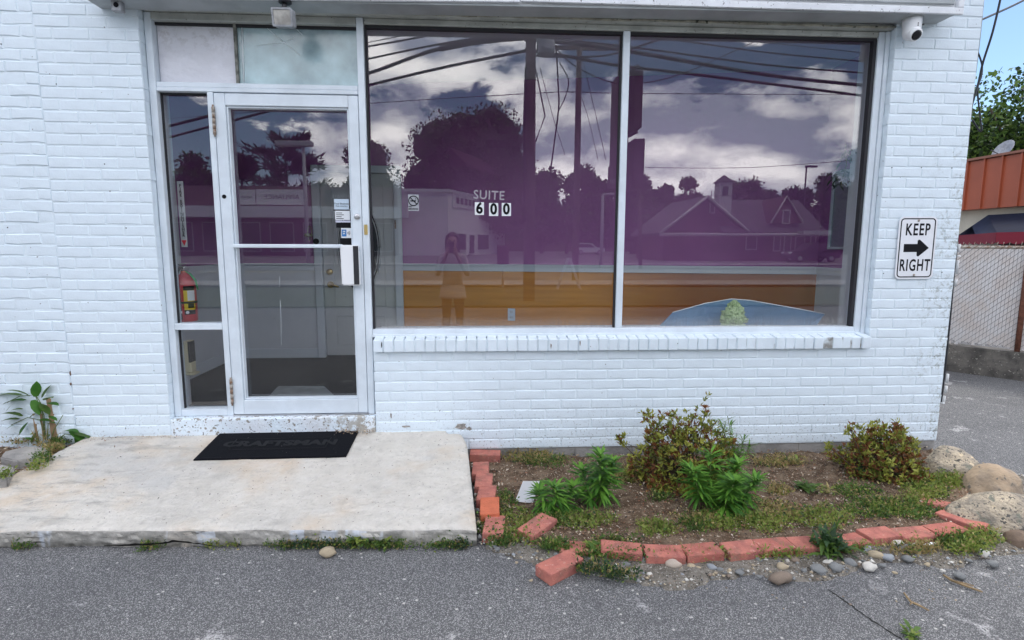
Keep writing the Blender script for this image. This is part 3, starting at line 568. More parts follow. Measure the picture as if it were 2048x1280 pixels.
b = NB(); q_ = [gd(x, y, .334) for x, y in ((530,800),(557,772),(648,772),(676,798))]; slabpoly(b, [(p.x, p.y) for p in q_], .331, .335); tag(part('floor_sheet', b, mat('grey_clear_sheet', (.22,.25,.25), rough=.25, var=.3, vscale=9)), 'grey plastic sheet lying on the carpet just inside the glass door', 'sheet')
for pts in (((559,553),(559.5,575)), ((560,600),(562,640),(562.5,690))):
    b = NB(); tube(b, [at(x, y, YG-.001) for x, y in pts], .0009, 4); part('drip_mark', b, M_CRK, dr)

for pts in ([(1655,1178),(1680,1196),(1702,1210),(1730,1232),(1762,1252),(1800,1276),(1830,1296)],):
    b = NB(); P = [gd(x, y, .0015) for x, y in pts]; out = []
    for i in range(len(P)-1):
        for k in range(6): q = P[i].lerp(P[i+1], k/6); out.append(q+Vector((random.uniform(-.004,.004), random.uniform(-.004,.004), 0)))
    L_, Rr_ = [], []
    for i, q in enumerate(out): w = random.uniform(.0015, .004); L_.append(b.verts.new(q+Vector((w, w, 0)))); Rr_.append(b.verts.new(q-Vector((w, w, 0))))
    for i in range(len(out)-1): b.faces.new([L_[i], Rr_[i], Rr_[i+1], L_[i+1]])
    tag(part('pavement_crack', b, mat('crack_dirt', (.02,.019,.017), rough=1)), kind='structure')
hb_ = NB(); nx = 120; V = []
for i in range(nx+1):
    x = -260+520*i/nx; h = 7.5+2.5*noise.noise(Vector((x*.03, 0, 2)))+1.2*noise.noise(Vector((x*.14, 0, 5))); V.append([hb_.verts.new((x, -118, -.2)), hb_.verts.new((x, -121, h*.7)), hb_.verts.new((x, -126, h)), hb_.verts.new((x, -150, h*.9)), hb_.verts.new((x, -220, -.2))])
for i in range(nx):
    for k in range(4): hb_.faces.new([V[i][k], V[i][k+1], V[i+1][k+1], V[i+1][k]])
tag(part('hills', hb_, mat('wooded_slope', (.04,.06,.022), rough=1, spec=.1, var=.6, vscale=.5, bump=1, bscale=1.5)), kind='structure')

def wall_dot(px, py, parent, r=.004, m=M_INK):
    p = at(px, py, -.0005); b = NB(); lathe(b, [(r,0),(r*.9,.0012)], 8, mat=Matrix.Translation((p.x,.0004,p.z)) @ Matrix.Rotation(R_(90),4,'X')); part('nail_hole', b, m, parent)
for x, y in ((112,168),(196,186),(209,328),(252,456),(128,880),(195,705)): wall_dot(x, y, w1)
wall_dot(15,455,w2); wall_dot(2,88,w2)
for x, y in ((1784,335),(1843,335),(1904,336),(1767,547),(1884,545),(1771,532)): wall_dot(x, y, w3)
M_CHIP = mat('bare_brick_chip', (.20,.12,.08), rough=.9, var=.5, vscale=40); M_CHIPG = mat('bare_mortar_chip', (.36,.34,.31), rough=.9, var=.4, vscale=30, bump=.4)
def chip(px, py, w, h, parent, m=M_CHIP, sd=0):
    yo = -.037 if parent is sl else 0; p = at(px, py, yo-.001); rr_ = random.Random(px*7+py); b = NB(); prism(b, [(p.x+w/2*math.cos(a)*rr_.uniform(.5,1.1), p.z+h/2*math.sin(a)*rr_.uniform(.5,1.1)) for a in np.linspace(0, 2*math.pi, 11)[:-1]], yo-.0035 if yo else -.0016, yo+.003); part('paint_chip', b, m, parent)
chip(140,747,.012,.035,w2); chip(141,768,.012,.030,w2); chip(146,818,.014,.008,w2); chip(782,832,.010,.045,w4); chip(922,852,.10,.05,w4,M_CHIPG); chip(938,857,.05,.03,w4,M_CHIPG); chip(812,853,.07,.02,w4,M_CHIPG)
chip(763,690,.006,.05,sl,M_INK); chip(1102,691,.008,.04,sl); chip(1160,686,.008,.045,sl); chip(1355,687,.008,.008,sl,M_INK)

def gap(pts, h0, h1, m):
    b = NB(); rr_ = random.Random(len(pts)*7); P = []
    for i in range(len(pts)-1):
        for k in range(5): x = pts[i][0]+(pts[i+1][0]-pts[i][0])*k/5; y = pts[i][1]+(pts[i+1][1]-pts[i][1])*k/5; P.append(at(x, y, -1.128))
    n = len(P); up_ = [p.z+h1*math.sin(math.pi*i/(n-1))*rr_.uniform(.4,1.2)+.001 for i, p in enumerate(P)]; lo_ = [p.z-h0*rr_.uniform(.3,1) for p in P]
    A_ = [b.verts.new((p.x, -1.137+.02*noise.noise(Vector((p.x*5,0,3)))+.004*noise.noise(p*20), z)) for p, z in zip(P, up_)]; B_2 = [b.verts.new((p.x, -1.137+.02*noise.noise(Vector((p.x*5,0,3))), z)) for p, z in zip(P, lo_)]
    for i in range(n-1): b.faces.new([B_2[i], B_2[i+1], A_[i+1], A_[i]])
    bmesh.ops.solidify(b, geom=b.faces[:], thickness=.012); return b
stp = [o for o in COL.objects if o.name == 'concrete_stoop'][0]
M_GAP = mat('dark_gap', (.012,.011,.010), rough=1)
for pts, a_, c_ in ((((212,1088),(260,1089),(330,1084),(350,1081),(400,1086),(446,1091)),.003,.010),(((64,1083),(100,1082)),.002,.003)): part('crack', gap(pts, a_, c_, M_GAP), M_GAP, stp)
# ================================================================ things on and near the front
# doormat
def uv_slab(u, v):                                         # point on the sloping stoop top
    bl, br, fr_, fl = Vector((-2.53,.03,.205)), Vector((-.145,.03,.205)), Vector((-.068,-1.112,.092)), Vector((-2.74,-.985,.092))
    return (bl*(1-u)+br*u)*(1-v)+(fl*(1-u)+fr_*u)*v
def slab_hit(px, py):
    a, b_, c = uv_slab(.5, 0), uv_slab(1, .5), uv_slab(0, .5); n = (b_-a).cross(c-a); d = ray(px, py); return CAM+d*((a-CAM).dot(n)/d.dot(n))
q = [slab_hit(440, 869), slab_hit(718, 863), slab_hit(692, 915), slab_hit(387, 922)]
mt = tag(empty('doormat'), 'black rubber doormat with raised lettering lying before the glass door', 'doormat')
M_MAT = mat('black_mat_rubber', (.005,.0055,.008), spec=.12, rough=.85, bump=.3, bscale=350, speck=[(60,.73,(.3,.28,.25))])
b = NB(); up = Vector((0,0,.010)); lo_ = [bm_v+Vector((0,0,.004)) for bm_v in q]
cc = sum(q, Vector())/4; ring = lambda f, dz: [b.verts.new(cc+(p-cc)*f+Vector((0,0,dz))) for p in q]
r1, r2, r3, r4 = ring(1, .001), ring(1, .009), ring(.985, .013), ring(.93, .0125)
for a_, c_ in ((r1, r2), (r2, r3), (r3, r4)):
    for i in range(4): b.faces.new([a_[i], a_[(i+1)%4], c_[(i+1)%4], c_[i]])
b.faces.new(r4); b.faces.new(r1[::-1]); bmesh.ops.recalc_face_normals(b, faces=b.faces[:]); part('rubber_sheet', b, M_MAT, mt)
def matpt(u, v, h=.0128): return (q[3]*(1-u)+q[2]*u)*(1-v)+(q[0]*(1-u)+q[1]*u)*v + Vector((0,0,h))
bx, by = (matpt(1,.5)-matpt(0,.5)).normalized(), (matpt(.5,1)-matpt(.5,0)).normalized(); bz = bx.cross(by)
M_MAT2 = mat('raised_mat_rubber', (.011,.012,.014), spec=.2, rough=.7)
me = letters('CRAFTSMAN', .098, depth=.0012, bold=.0045, sx=1.25); o = part('lettering', me, M_MAT2, mt)
mm = Matrix((bx, -bz, by)).transposed().to_4x4(); mm.translation = matpt(.5, .5, .0135); o.matrix_world = mm
b = NB()
for (u0, v0, u1, v1) in ((.17,.30,.83,.30), (.17,.70,.83,.70), (.17,.30,.17,.70), (.83,.30,.83,.70)): tube(b, [matpt(u0, v0, .0132), matpt(u1, v1, .0132)], .0028, 5)
part('raised_border', b, M_MAT2, mt)
# keep right sign
c0, c1, c2, c3 = at(1800,433,-.012), at(1876,433,-.012), at(1865,557,-.012), at(1789,559,-.012)
ctr = (c0+c1+c2+c3)/4; sw = ((c1-c0).length+(c2-c3).length)/2; sh = ((c0-c3).length+(c1-c2).length)/2; tilt = -math.atan2((c0-c3).x, (c0-c3).z)
ks = tag(empty('traffic_sign', (ctr.x, -.010, ctr.z)), 'white metal sign with black letters and a right arrow on the brick pier', 'sign'); ks.rotation_euler = (0, -tilt, 0)
M_SIGN = mat('sign_white', (.78,.79,.82), rough=.35, var=.05, vscale=9)
b = NB(); prism(b, rrect(sw, sh, .034), -.0015, .0015); part('plate', b, M_SIGN, ks)
def ringpoly(bm, w, h, r, t, y0, y1):
    o1, o2 = rrect(w, h, r), rrect(w-2*t, h-2*t, max(.004, r-t)); n = len(o1)
    V = [[bm.verts.new((x, y, z)) for x, z in pl] for pl, y in ((o1, y0), (o2, y0), (o1, y1), (o2, y1))]
    for i in range(n):
        j = (i+1) % n; bm.faces.new([V[0][i], V[0][j], V[1][j], V[1][i]]); bm.faces.new([V[0][i], V[2][i], V[2][j], V[0][j]]); bm.faces.new([V[1][i], V[1][j], V[3][j], V[3][i]])
b = NB(); ringpoly(b, sw-.022, sh-.022, .026, .0075, -.0022, -.0014); part('border', b, M_INK, ks)
lettering('KEEP', .110, (.0, -.0019, sh*.285), M_INK, ks, depth=.0004, bold=.0022, sx=.66, spacing=1.16)
lettering('RIGHT', .110, (.0, -.0019, -sh*.285), M_INK, ks, depth=.0004, bold=.0022, sx=.62, spacing=1.14)
aw = sw*.33
b = NB(); prism(b, [(-aw,-.027),(.006,-.027),(.006,-.048),(.012,-.056),(.022,-.055),(aw,0),(.022,.055),(.012,.056),(.006,.048),(.006,.027),(-aw,.027)], -.0023, -.0014); part('arrow', b, M_INK, ks)
for z in (sh*.435, -sh*.435):
    b = NB(); lathe(b, [(.008,0),(.008,.003),(.004,.006)], 10, mat=Matrix.Translation((0,-.0016,z)) @ Matrix.Rotation(R_(90),4,'X')); part('bolt', b, M_RUST, ks)
# dome camera under the soffit
p = at(1826, 40, -.085); cm = tag(empty('security_camera', (p.x, -.080, 2.866)), 'white turret security camera fixed under the sign soffit', 'camera')
b = NB(); lathe(b, [(.054,0),(.054,-.02),(.052,-.05),(.050,-.085),(.042,-.112),(.030,-.122)], 28); part('housing', b, M_WHT, cm, True)
fwd = Matrix.Translation((0,-.022,-.098)) @ Matrix.Rotation(R_(122),4,'X')
b = NB(); lathe(b, [(.040,-.01),(.042,.012),(.038,.026),(.031,.030)], 26, mat=fwd); e = part('eyeball', b, M_WHT, cm, True)
b = NB(); lathe(b, [(.030,.0285),(.030,.032),(.020,.034),(.005,.035)], 24, mat=fwd); part('lens', b, mat('lens_black', (.01,.01,.012), rough=.08), e, True)
for x, z in ((0,-.045),(0,-.057)):
    b = NB(); lathe(b, [(.004,0),(.004,.002)], 10, mat=Matrix.Translation((x,-.0515,z)) @ Matrix.Rotation(R_(90),4,'X')); part('sensor_dot', b, M_INK, cm)
b = NB(); box(b, .052, .080, -.002, .012, -.034, -.028); box(b, .05, .066, .03, .05, -.09, -.03); part('bracket', b, M_DRK, cm)
# floodlight
p = at(568, 38, -.17); fl = tag(empty('floodlight', (p.x, p.y, 2.70)), 'grey rectangular floodlight hanging under the sign above the door', 'floodlight')
tl = Matrix.Translation((0,0,.035)) @ Matrix.Rotation(R_(10),4,'X')
M_CAST = mat('cast_grey', (.33,.34,.36), rough=.5, var=.3, vscale=20); b = NB(); box(b, -.056, .056, -.03, .045, -.048, .048, .008); b.transform(tl); part('housing', b, M_CAST, fl)
b = NB(); ringpoly(b, .114, .098, .006, .010, -.037, -.029); b.transform(tl); part('rim', b, M_CAST, fl)
b = NB(); box(b, -.046, .046, -.0335, -.031, -.038, .038); b.transform(tl); part('lens', b, mat('milky_lens', (.50,.48,.44), rough=.15, var=.4, vscale=14), fl)
b = NB(); tube(b, [(.0,.01,.08),(0,.02,.12),(.012,.02,.135)], .014, 8); lathe(b, [(.036,0),(.036,.022),(.02,.03)], 16, mat=Matrix.Translation((.005,.02,.125))); box(b, -.02, .03, .0, .05, .07, .10, .005); part('swivel_mount', b, M_DRK, fl)
# small motion sensor
p = at(236, 10, -.10); se = tag(empty('motion_sensor', (p.x, -.078, p.z)), 'small grey electrical box with a dark hole on the wall left of the door', 'sensor')
b = NB(); box(b, -.028, .028, -.045, -.001, -.040, .03, .006, seg=2); part('case', b, M_CAST, se)
b = NB(); lathe(b, [(.014,0),(.014,.003)], 14, mat=Matrix.Translation((.003,-.0455,-.008)) @ Matrix.Rotation(R_(90),4,'X')); part('hole', b, M_INK, se)
b = NB(); tube(b, [(0,-.02,.03),(.005,-.02,.07)], .012, 8); part('conduit', b, M_DRK, se)
# cables at the corner
M_CAB = mat('black_cable', (.012,.013,.017), rough=.5)
def cable(pts, r, label, m=M_CAB, name='cable', grp='loose cables at the building corner'):
    P = [at(x, y, Y) for x, y, Y in pts]; out = []
    for i in range(len(P)-1):
        a = P[max(i-1,0)]; b_, c = P[i], P[i+1]; d_ = P[min(i+2, len(P)-1)]
        for k in range(5):
            t = k/5; out.append(.5*((2*b_)+(c-a)*t+(2*a-5*b_+4*c-d_)*t*t+(3*b_-a-3*c+d_)*t**3))
    out.append(P[-1]); b = NB(); tube(b, out, r, 6); return tag(part(name, b, m), label, 'cable', grp)
cable([(1938,-30,.03),(1934,5,.03),(1938,50,.03),(1948,85,.04),(1963,125,.05),(1963,150,.06),(1955,180,.06),(1960,230,.08),(1963,262,.08),(1955,256,.08),(1945,240,.08)], .0055, 'thin black cable curving down past the brick corner and looping back')
cable([(2006,-30,-.05),(2000,2,-.04),(1985,65,-.02),(1966,125,.02),(1957,165,.04),(1943,215,.05),(1938,260,.06),(1932,300,.06)], .0065, 'straight black cable slanting from top right onto the brick corner')
cable([(2060,-6,.6),(2020,14,.5),(1955,43,.25)], .008, 'short black cable crossing the sky to the brick corner')
cable([(1968,0,.06),(1960,80,.06),(1950,160,.06)], .0025, 'thin grey wire hanging beside the brick corner', mat('grey_wire', (.35,.4,.42)))
cable([(1931,300,.05),(1926,340,.05),(1919,420,.05),(1913,500,.04),(1907,560,.04),(1900,640,.04),(1893,710,.04),(1886,775,.04),(1882,804,.04)], .006, 'black cable stapled down the edge of the building corner')
cd = tag(empty('conduit'), 'broken white conduit with black gaps beside the corner cable', 'conduit'); M_CON2 = mat('white_conduit', (.62,.62,.62), rough=.5)
for (xa, ya, xb, yb) in ((1919,488,1917,505),(1916,520,1914,548),(1913,558,1911,572),(1896,748,1894,766),(1893,772,1891,786),(1889,792,1887,806)):
    b = NB(); tube(b, [at(xa, ya, .05), at(xb, yb, .05)], .008, 8); part('conduit_piece', b, M_CON2, cd)
b = NB(); tube(b, [at(1910,512,.06), at(1921,512,.03)], .006, 6); tube(b, [at(1884,806,.05), at(1888,806,.02)], .006, 6); part('clip', b, M_WHT, cd)
# fire extinguisher hung on the inner return of the left pier
p = at(372, 600, .30); fx = tag(empty('fire_extinguisher', (p.x, .30, .92)), 'red fire extinguisher with yellow label hanging behind the sidelight glass', 'fire extinguisher')
M_RED = mat('extinguisher_red', (.55,.012,.03), rough=.3)
b = NB(); lathe(b, [(.062,0),(.067,.01),(.067,.26),(.062,.29),(.045,.318),(.022,.332),(.022,.345)], 26); part('cylinder', b, M_RED, fx, True)
b = NB(); lathe(b, [(.017,.340),(.017,.372),(.012,.378)], 12); box(b, -.012, .012, -.075, .02, .372, .380, .002); box(b, -.012, .012, -.07, .02, .388, .397, .002); v_ = part('valve', b, M_STEEL, fx)
b = NB(); lathe(b, [(.016,0),(.016,.010)], 14, mat=Matrix.Translation((.03,-.012,.36)) @ Matrix.Rotation(R_(90),4,'X')); part('gauge', b, M_STEEL, v_)
b = NB(); tube(b, [(0,-.012,.362),(-.012,-.04,.360),(-.010,-.068,.33),(-.008,-.078,.28),(-.004,-.078,.15),(0,-.078,.02)], .009, 8); hs = part('hose', b, M_BLK, fx)
b = NB(); tube(b, [(-.002,-.078,.062),(-.002,-.078,.078)], .0105, 8); part('hose_clip', b, M_WHT, hs)
b = NB(); lathe(b, [(.0685,.125),(.0685,.14)], 26); part('strap', b, M_BLK, fx)
def curved_label(a0, a1, z0, z1, r, m, name):
    b = NB(); V = [[b.verts.new((r*math.sin(a), -r*math.cos(a), z)) for z in (z0, z1)] for a in np.linspace(a0, a1, 9)]
    for i in range(8): b.faces.new([V[i][0], V[i+1][0], V[i+1][1], V[i][1]])
    return part(name, b, m, fx)
curved_label(.28, 1.35, .05, .245, .0676, M_YEL, 'label_sheet'); curved_label(.28, 1.35, .215, .245, .0680, M_INK, 'label_band'); curved_label(.62, 1.35, .145, .214, .0680, M_CARD, 'label_print'); curved_label(.28, 1.35, .05, .082, .0680, M_INK, 'label_band'); curved_label(.62, 1.2, .095, .124, .0690, M_INK, 'label_print')
b = NB(); lathe(b, [(.011,0),(.011,.0005)], 14, mat=Matrix.Translation((.035,-.0595,.066)) @ Matrix.Rotation(R_(30),4,'Z') @ Matrix.Rotation(R_(90),4,'X')); part('label_print', b, M_CARD, fx)
b = NB(); tube(b, [(.02,-.02,.345),(.05,-.02,.325),(.078,-.01,.28),(.088,-.005,.215)], [.004,.007,.008,.005], 6); part('tag', b, mat('green_tag', (.03,.35,.12), rough=.4), fx)
b = NB(); tube(b, [(-.01,.0,.35),(-.07,.02,.352),(-.085,.03,.37)], .005, 6); part('hook', b, M_DRK, fx)
# arrow strip notice on the pier return, read downwards
nt0, nt1 = at(340, 362, .2), at(352, 494, .2); ar = tag(empty('extinguisher_notice', (-1.995,.16,0)), 'narrow white vertical notice with red arrow above the fire extinguisher', 'notice')
XN = -1.962
b = NB(); box(b, XN, XN+.040, .205, .2075, nt1.z, nt0.z); part('strip', b, mat('aged_card', (.40,.41,.43)), ar).matrix_parent_inverse = ar.matrix_world.inverted_safe()
for o in list(ar.children): o.location -= Vector((-1.995,.16,0))
zz = nt0.z-.03
for ch in 'FIRE EXTINGUISHER':
    if ch != ' ': lettering(ch, .026, (XN+.02+1.995, .204-.16, zz), M_INK, ar, depth=.0004, bold=.0006)
    zz -= (nt0.z-nt1.z-.085)/17
b = NB(); prism(b, [(XN+.003,nt1.z+.045),(XN+.02,nt1.z+.008),(XN+.037,nt1.z+.045)], .2035, .2048); o = part('arrow', b, M_RED, ar); o.location = -Vector((-1.995,.16,0))
# beige box on the wall by the sidelight
p = at(376, 745, .28); bb = tag(empty('wall_box', (p.x, .30, p.z)), 'beige box with a black side panel low behind the sidelight glass', 'box'); M_BEI = mat('beige_plastic', (.60,.55,.36), rough=.4)
b = NB(); box(b, -.050, .040, -.05, .02, .005, .225, .006, seg=2); part('case', b, M_BEI, bb); b = NB(); box(b, .024, .0412, -.052, .018, .075, .222, .003); part('side_panel', b, M_INK, bb)
b = NB(); box(b, -.046, .062, -.06, .02, -.012, .003, .004); part('tray', b, M_BEI, bb); b = NB(); box(b, -.052, .0, .021, .05, -.05, .2); part('bracket', b, M_IGREY, bb)
# folded blue board and green figurine on the window ledge
M_LEDGE = mat('ledge_paint', (.55,.57,.58), rough=.5)
b = NB(); box(b, -.70, 2.695, .152, .42, .835, .858); tag(part('window_ledge', b, M_LEDGE), 'pale painted ledge inside the shop window', 'ledge')
M_BOARDB = mat('sky_blue_board', (.22,.40,.62), rough=.5, var=.15, vscale=3)
bd = tag(empty('folded_board'), 'pale blue folded board leaning on the inner window ledge', 'board'); yb_ = .40
def bdp(px, py, Y): return at(px, py, Y)
b = NB(); front = [bdp(1318,662,.33), bdp(1345,625,.36), bdp(1410,607,.39), bdp(1463,598,.41)]; bk = [bdp(1463,598,.41), bdp(1500,601,.39), bdp(1570,613,.36), bdp(1650,628,.33), bdp(1632,662,.30)]
pts = front+bk[1:]; base = [Vector((p.x, p.y-.02, .859)) for p in (pts[0], pts[0].lerp(pts[-1], .18), pts[0].lerp(pts[-1], .33), pts[0].lerp(pts[-1], .45), pts[0].lerp(pts[-1], .55), pts[0].lerp(pts[-1], .75), pts[0].lerp(pts[-1], .97), pts[-1])]
for i, p in enumerate(base): p.y = .30+.09*math.sin(math.pi*i/7)
pts[0].z = pts[-1].z = .863
fv = [b.verts.new(p) for p in pts]; bv = [b.verts.new(p) for p in base]; fs = []
for i in range(7): fs.append(b.faces.new([bv[i], bv[i+1], fv[i+1], fv[i]]))
ex = bmesh.ops.solidify(b, geom=fs, thickness=.006); part('sheet', b, M_BOARDB, bd)
b = NB(); tube(b, [p+Vector((0,-.001,.001)) for p in pts[1:-1]], .0035, 5); part('edge', b, M_WHT, bd)
p = at(1466, 652, .25); fg = tag(empty('figurine', (p.x, .25, .859)), 'pale green lumpy figurine standing in front of the blue board', 'figurine')
bm = NB(); lathe(bm, [(.085,0),(.085,.028),(.075,.03)], 24); part('base', bm, mat('pale_green_base', (.55,.66,.42), rough=.5), fg)
b = NB(); bmesh.ops.create_icosphere(b, subdivisions=5, radius=1)
for v in b.verts:
    n = v.co.normalized(); h = (n.z+1)/2; w = .070*(1-h)**.8 + .012*math.sin(math.pi*h); k = 1+.40*noise.noise(n*4.3)+.34*noise.noise(n*9)+.15*noise.noise(n*20)
    hz = math.hypot(n.x, n.y) or 1; rr_ = (w+.012)*min(1, hz*2.2)*k; v.co = Vector((n.x/hz*rr_*1.0, n.y/hz*rr_*.8, .03+.168*h+.016*noise.noise(n*7)))
for f in b.faces: f.smooth = True
part('body', b, mat('pale_green_resin', (.46,.58,.32), rough=.6, col2=(.33,.45,.22), vscale=30, bump=.5, bscale=60), fg)
# shelf corner and hanging leaves inside, small hook by the inner door
b = NB(); tube(b, [(-1.615+.02*math.cos(a), YB-.04, 1.55+.07*math.sin(a)) for a in np.linspace(0, 2*math.pi, 20)], .004, 5); box(b, -1.66, -1.59, YB-.06, YB-.02, 1.52, 1.55, .006); tag(part('door_chain', b, M_RUST), 'small dark hanging chain beside the inner door casing', 'chain')
b = NB(); lathe(b, [(.03,0),(.02,.012),(.008,.02)], 8, mat=Matrix.Translation((-1.56,YB-.032,1.475)) @ Matrix.Rotation(R_(90),4,'X')); tag(part('wall_rosette', b, M_INK), 'small black rosette on the inner door casing', 'ornament')

# ================================================================ bed edging, stones, twigs
M_PAV = mat('pink_paver', (.54,.205,.155), rough=.9, spec=.2, col2=(.36,.135,.115), vscale=14, detail=8, bump=.5, bscale=160, speck=[(90,.67,(.30,.12,.10))])
t = M_PAV.node_tree; oi = N(t, 'ShaderNodeObjectInfo'); mixin(M_PAV, mrange(t, oi.outputs['Random'], .3, 1, 0, .45), (.42,.13,.10)); g = N(t, 'ShaderNodeNewGeometry'); mixin(M_PAV, mrange(t, nz(t, g.outputs['Position'], 13, 8, .7), .52, .68, 0, .75), (.24,.15,.11)); mixin(M_PAV, mrange(t, nz(t, g.outputs['Position'], 48, 4, .7), .62, .68, 0, .6), (.62,.42,.34))
M_PAV2 = mat('orange_red_paver', (.60,.17,.09), rough=.9, spec=.2, var=.15, vscale=20, bump=.4, bscale=160)
def paver_mesh(L=.205, Wd=.102, H=.054, seed=0):
    rnd = random.Random(seed); b = NB(); box(b, -L/2, L/2, -Wd/2, Wd/2, 0, H, .005, seg=2)
    for v in b.verts: v.co += Vector((rnd.uniform(-1,1), rnd.uniform(-1,1), rnd.uniform(-1,1)))*.0009
    me = bpy.data.meshes.new('edging_brick'); b.to_mesh(me); b.free(); me.materials.append(M_PAV); return me
PV = [paver_mesh(seed=i) for i in range(4)]
ordn = ['first','second','third','fourth','fifth','sixth','seventh','eighth','ninth','tenth','eleventh','twelfth','thirteenth']
def paver(p, rz, label, dz=0, tilt=(0, 0), m=None, grp='pink edging bricks of the bed', ln=None):
    o = bpy.data.objects.new('edging_brick', PV[random.randrange(4)]); COL.objects.link(o); o.location = (p.x, p.y, dz); o.rotation_euler = (tilt[0], tilt[1], rz)
    if ln: o.scale = (ln/.205, 1, 1)
    if m: o.data = o.data.copy(); o.data.materials.clear(); o.data.materials.append(m)
    return tag(o, label, 'brick', grp)
fr_px = EDGE_PX[1:12]
for i, (x, y) in enumerate(fr_px):
    p = gd(x, y, .058); a = gd(*fr_px[max(i-1,0)], .058); c = gd(*fr_px[min(i+1, len(fr_px)-1)], .058)
    rz = math.atan2(c.y-a.y, c.x-a.x) + random.uniform(-.05, .05)
    lab = 'pink edging brick, %s from the left in the front row of the bed' % ordn[i]
    if i == 0: lab = 'half buried pink edging brick at the left end of the front row'
    if i == 10: lab = 'pink edging brick at the right end of the front row'
    gap = min((p-a).length if i else 9, (c-p).length if i < len(fr_px)-1 else 9)
    paver(p+Vector((0, random.uniform(-.004,.004), 0)), rz+random.uniform(-.02,.02), lab, ln=min(.205, gap-.002), dz=-.001+(-.020 if i == 0 else random.uniform(-.007, .004)+ (.006 if i == 9 else 0)), tilt=(random.uniform(-.04,.04), random.uniform(-.03,.03)))
paver(gd(1924,1037,.05), R_(115), 'pink edging brick turning the right front corner of the bed', -.002, (.03,.02))
paver(gd(1887,1008,.04), R_(142), 'rearmost pink edging brick beside the big boulder', -.012, (.05,.0))
sx0, sx1 = gd(959,925,.075), gd(992,1062,.07)
side = ['pink edging brick sunk beside the stoop, nearest the wall', 'pink edging brick beside the stoop, second from the wall', 'pink edging brick beside the stoop, middle of its row', 'bright orange red edging brick beside the stoop', 'pink edging brick at the stoop front corner']
for i in range(5):
    p = sx0.lerp(sx1, (i+.5)/5); paver(p, R_(90)-.0+random.uniform(-.05,.05)-.06, side[i], dz=(.022, .020, .018, .026, .008)[i], tilt=(random.uniform(-.05,.05), random.uniform(-.03,.03)), m=(M_PAV2 if i == 3 else None), ln=.192)
paver(gd(970,903,.07), R_(-4), 'pink edging brick lying along the foundation behind the stoop', .012, (0, .03))
paver(gd(1120,1121,.058), R_(36), 'loose pink brick lying on the asphalt in front of the bed', .0, (0, 0))
paver(gd(1075,1049,.06), R_(47), 'pink edging brick set askew at the bed left corner', .012, (.03, -.05))
# white scrap in the bed
b = NB(); P4 = [gd(1030,1003,.035), gd(1066,1006,.035), gd(1080,962,.075), gd(1046,962,.075)]; vs = [b.verts.new(p) for p in P4]; f = b.faces.new(vs); bmesh.ops.solidify(b, geom=[f], thickness=.006); tag(part('white_scrap', b, M_WHT), 'white sheet scrap leaning in the soil left of the lilies', 'scrap')
b = NB(); p0, p1 = gd(1848,1091,.03), gd(1876,1088,.03); tube(b, [p0, p0.lerp(p1,.5)+Vector((0,0,.004)), p1], [.006,.010,.007], 5); tag(part('paper_wrapper', b, M_WHT), 'crumpled white wrapper among the stones at right', 'wrapper')
# stones
def stone_mesh(seed, amp=.46, sub=2):
    b = NB(); bmesh.ops.create_icosphere(b, subdivisions=sub, radius=1); s = Vector((seed*3.7, seed*1.3, seed*7.1))
    for v in b.verts: v.co *= 1+amp*noise.noise(v.co*1.1+s)+amp*.35*noise.noise(v.co*2.7+s)
    for f in b.faces: f.smooth = True
    me = bpy.data.meshes.new('pebble'); b.to_mesh(me); b.free(); return me
SM = [stone_mesh(i) for i in range(7)]
def smat(name, c, c2): return mat(name, c, rough=.8, spec=.3, col2=c2, vscale=25, detail=7, bump=.35, bscale=40, coords='Object')
STN = {'grey': smat('grey_stone', (.24,.245,.24), (.15,.155,.155)), 'tan': smat('tan_stone', (.46,.38,.26), (.33,.27,.19)), 'white': smat('white_stone', (.62,.60,.55), (.5,.47,.42)), 'brown': smat('brown_stone', (.26,.20,.15), (.19,.15,.12)), 'blue': smat('blue_grey_stone', (.33,.35,.37), (.23,.245,.26)), 'beige': smat('beige_stone', (.52,.44,.36), (.40,.33,.27))}
SMC = {}
def stone(x, y, w, colr, label=None, grp=None, asp=.7, flat=.6, z=.02, name='pebble'):
    p = gd(x, y, z); dist = (p-CAM).length; s = w*(.80 if name == 'pebble' else .86)/F_PX*dist/2; k = random.randrange(7)
    if (k, colr) not in SMC: me = SM[k].copy(); me.materials.append(STN[colr]); SMC[k, colr] = me
    o = bpy.data.objects.new(name, SMC[k, colr]); COL.objects.link(o); o.location = (p.x, p.y, z+s*flat*.45); o.scale = (s, s*asp, s*flat); o.rotation_euler = (random.uniform(-.15,.15), random.uniform(-.15,.15), random.uniform(-.5,.5))
    if not label:
        k = min(range(11), key=lambda i: abs(EDGE_PX[i+1][0]-x)); size = 'tiny' if w < 14 else ('small' if w < 20 else 'rounded')
        if x < 985: wh = 'in the gap beside the stoop'
        elif x < 1110: wh = 'near the stoop front corner'
        elif x > 1905: wh = 'below the boulders at right'
        else: wh = ('under the %s front edging brick' % ordn[k]) if y < 1130 else ('on the asphalt below the %s front edging brick' % ordn[k])
        label = '%s %s pebble %s' % (size, 'blue grey' if colr == 'blue' else colr, wh)
    return tag(o, label, 'pebble', grp or 'small pebbles along the bed')
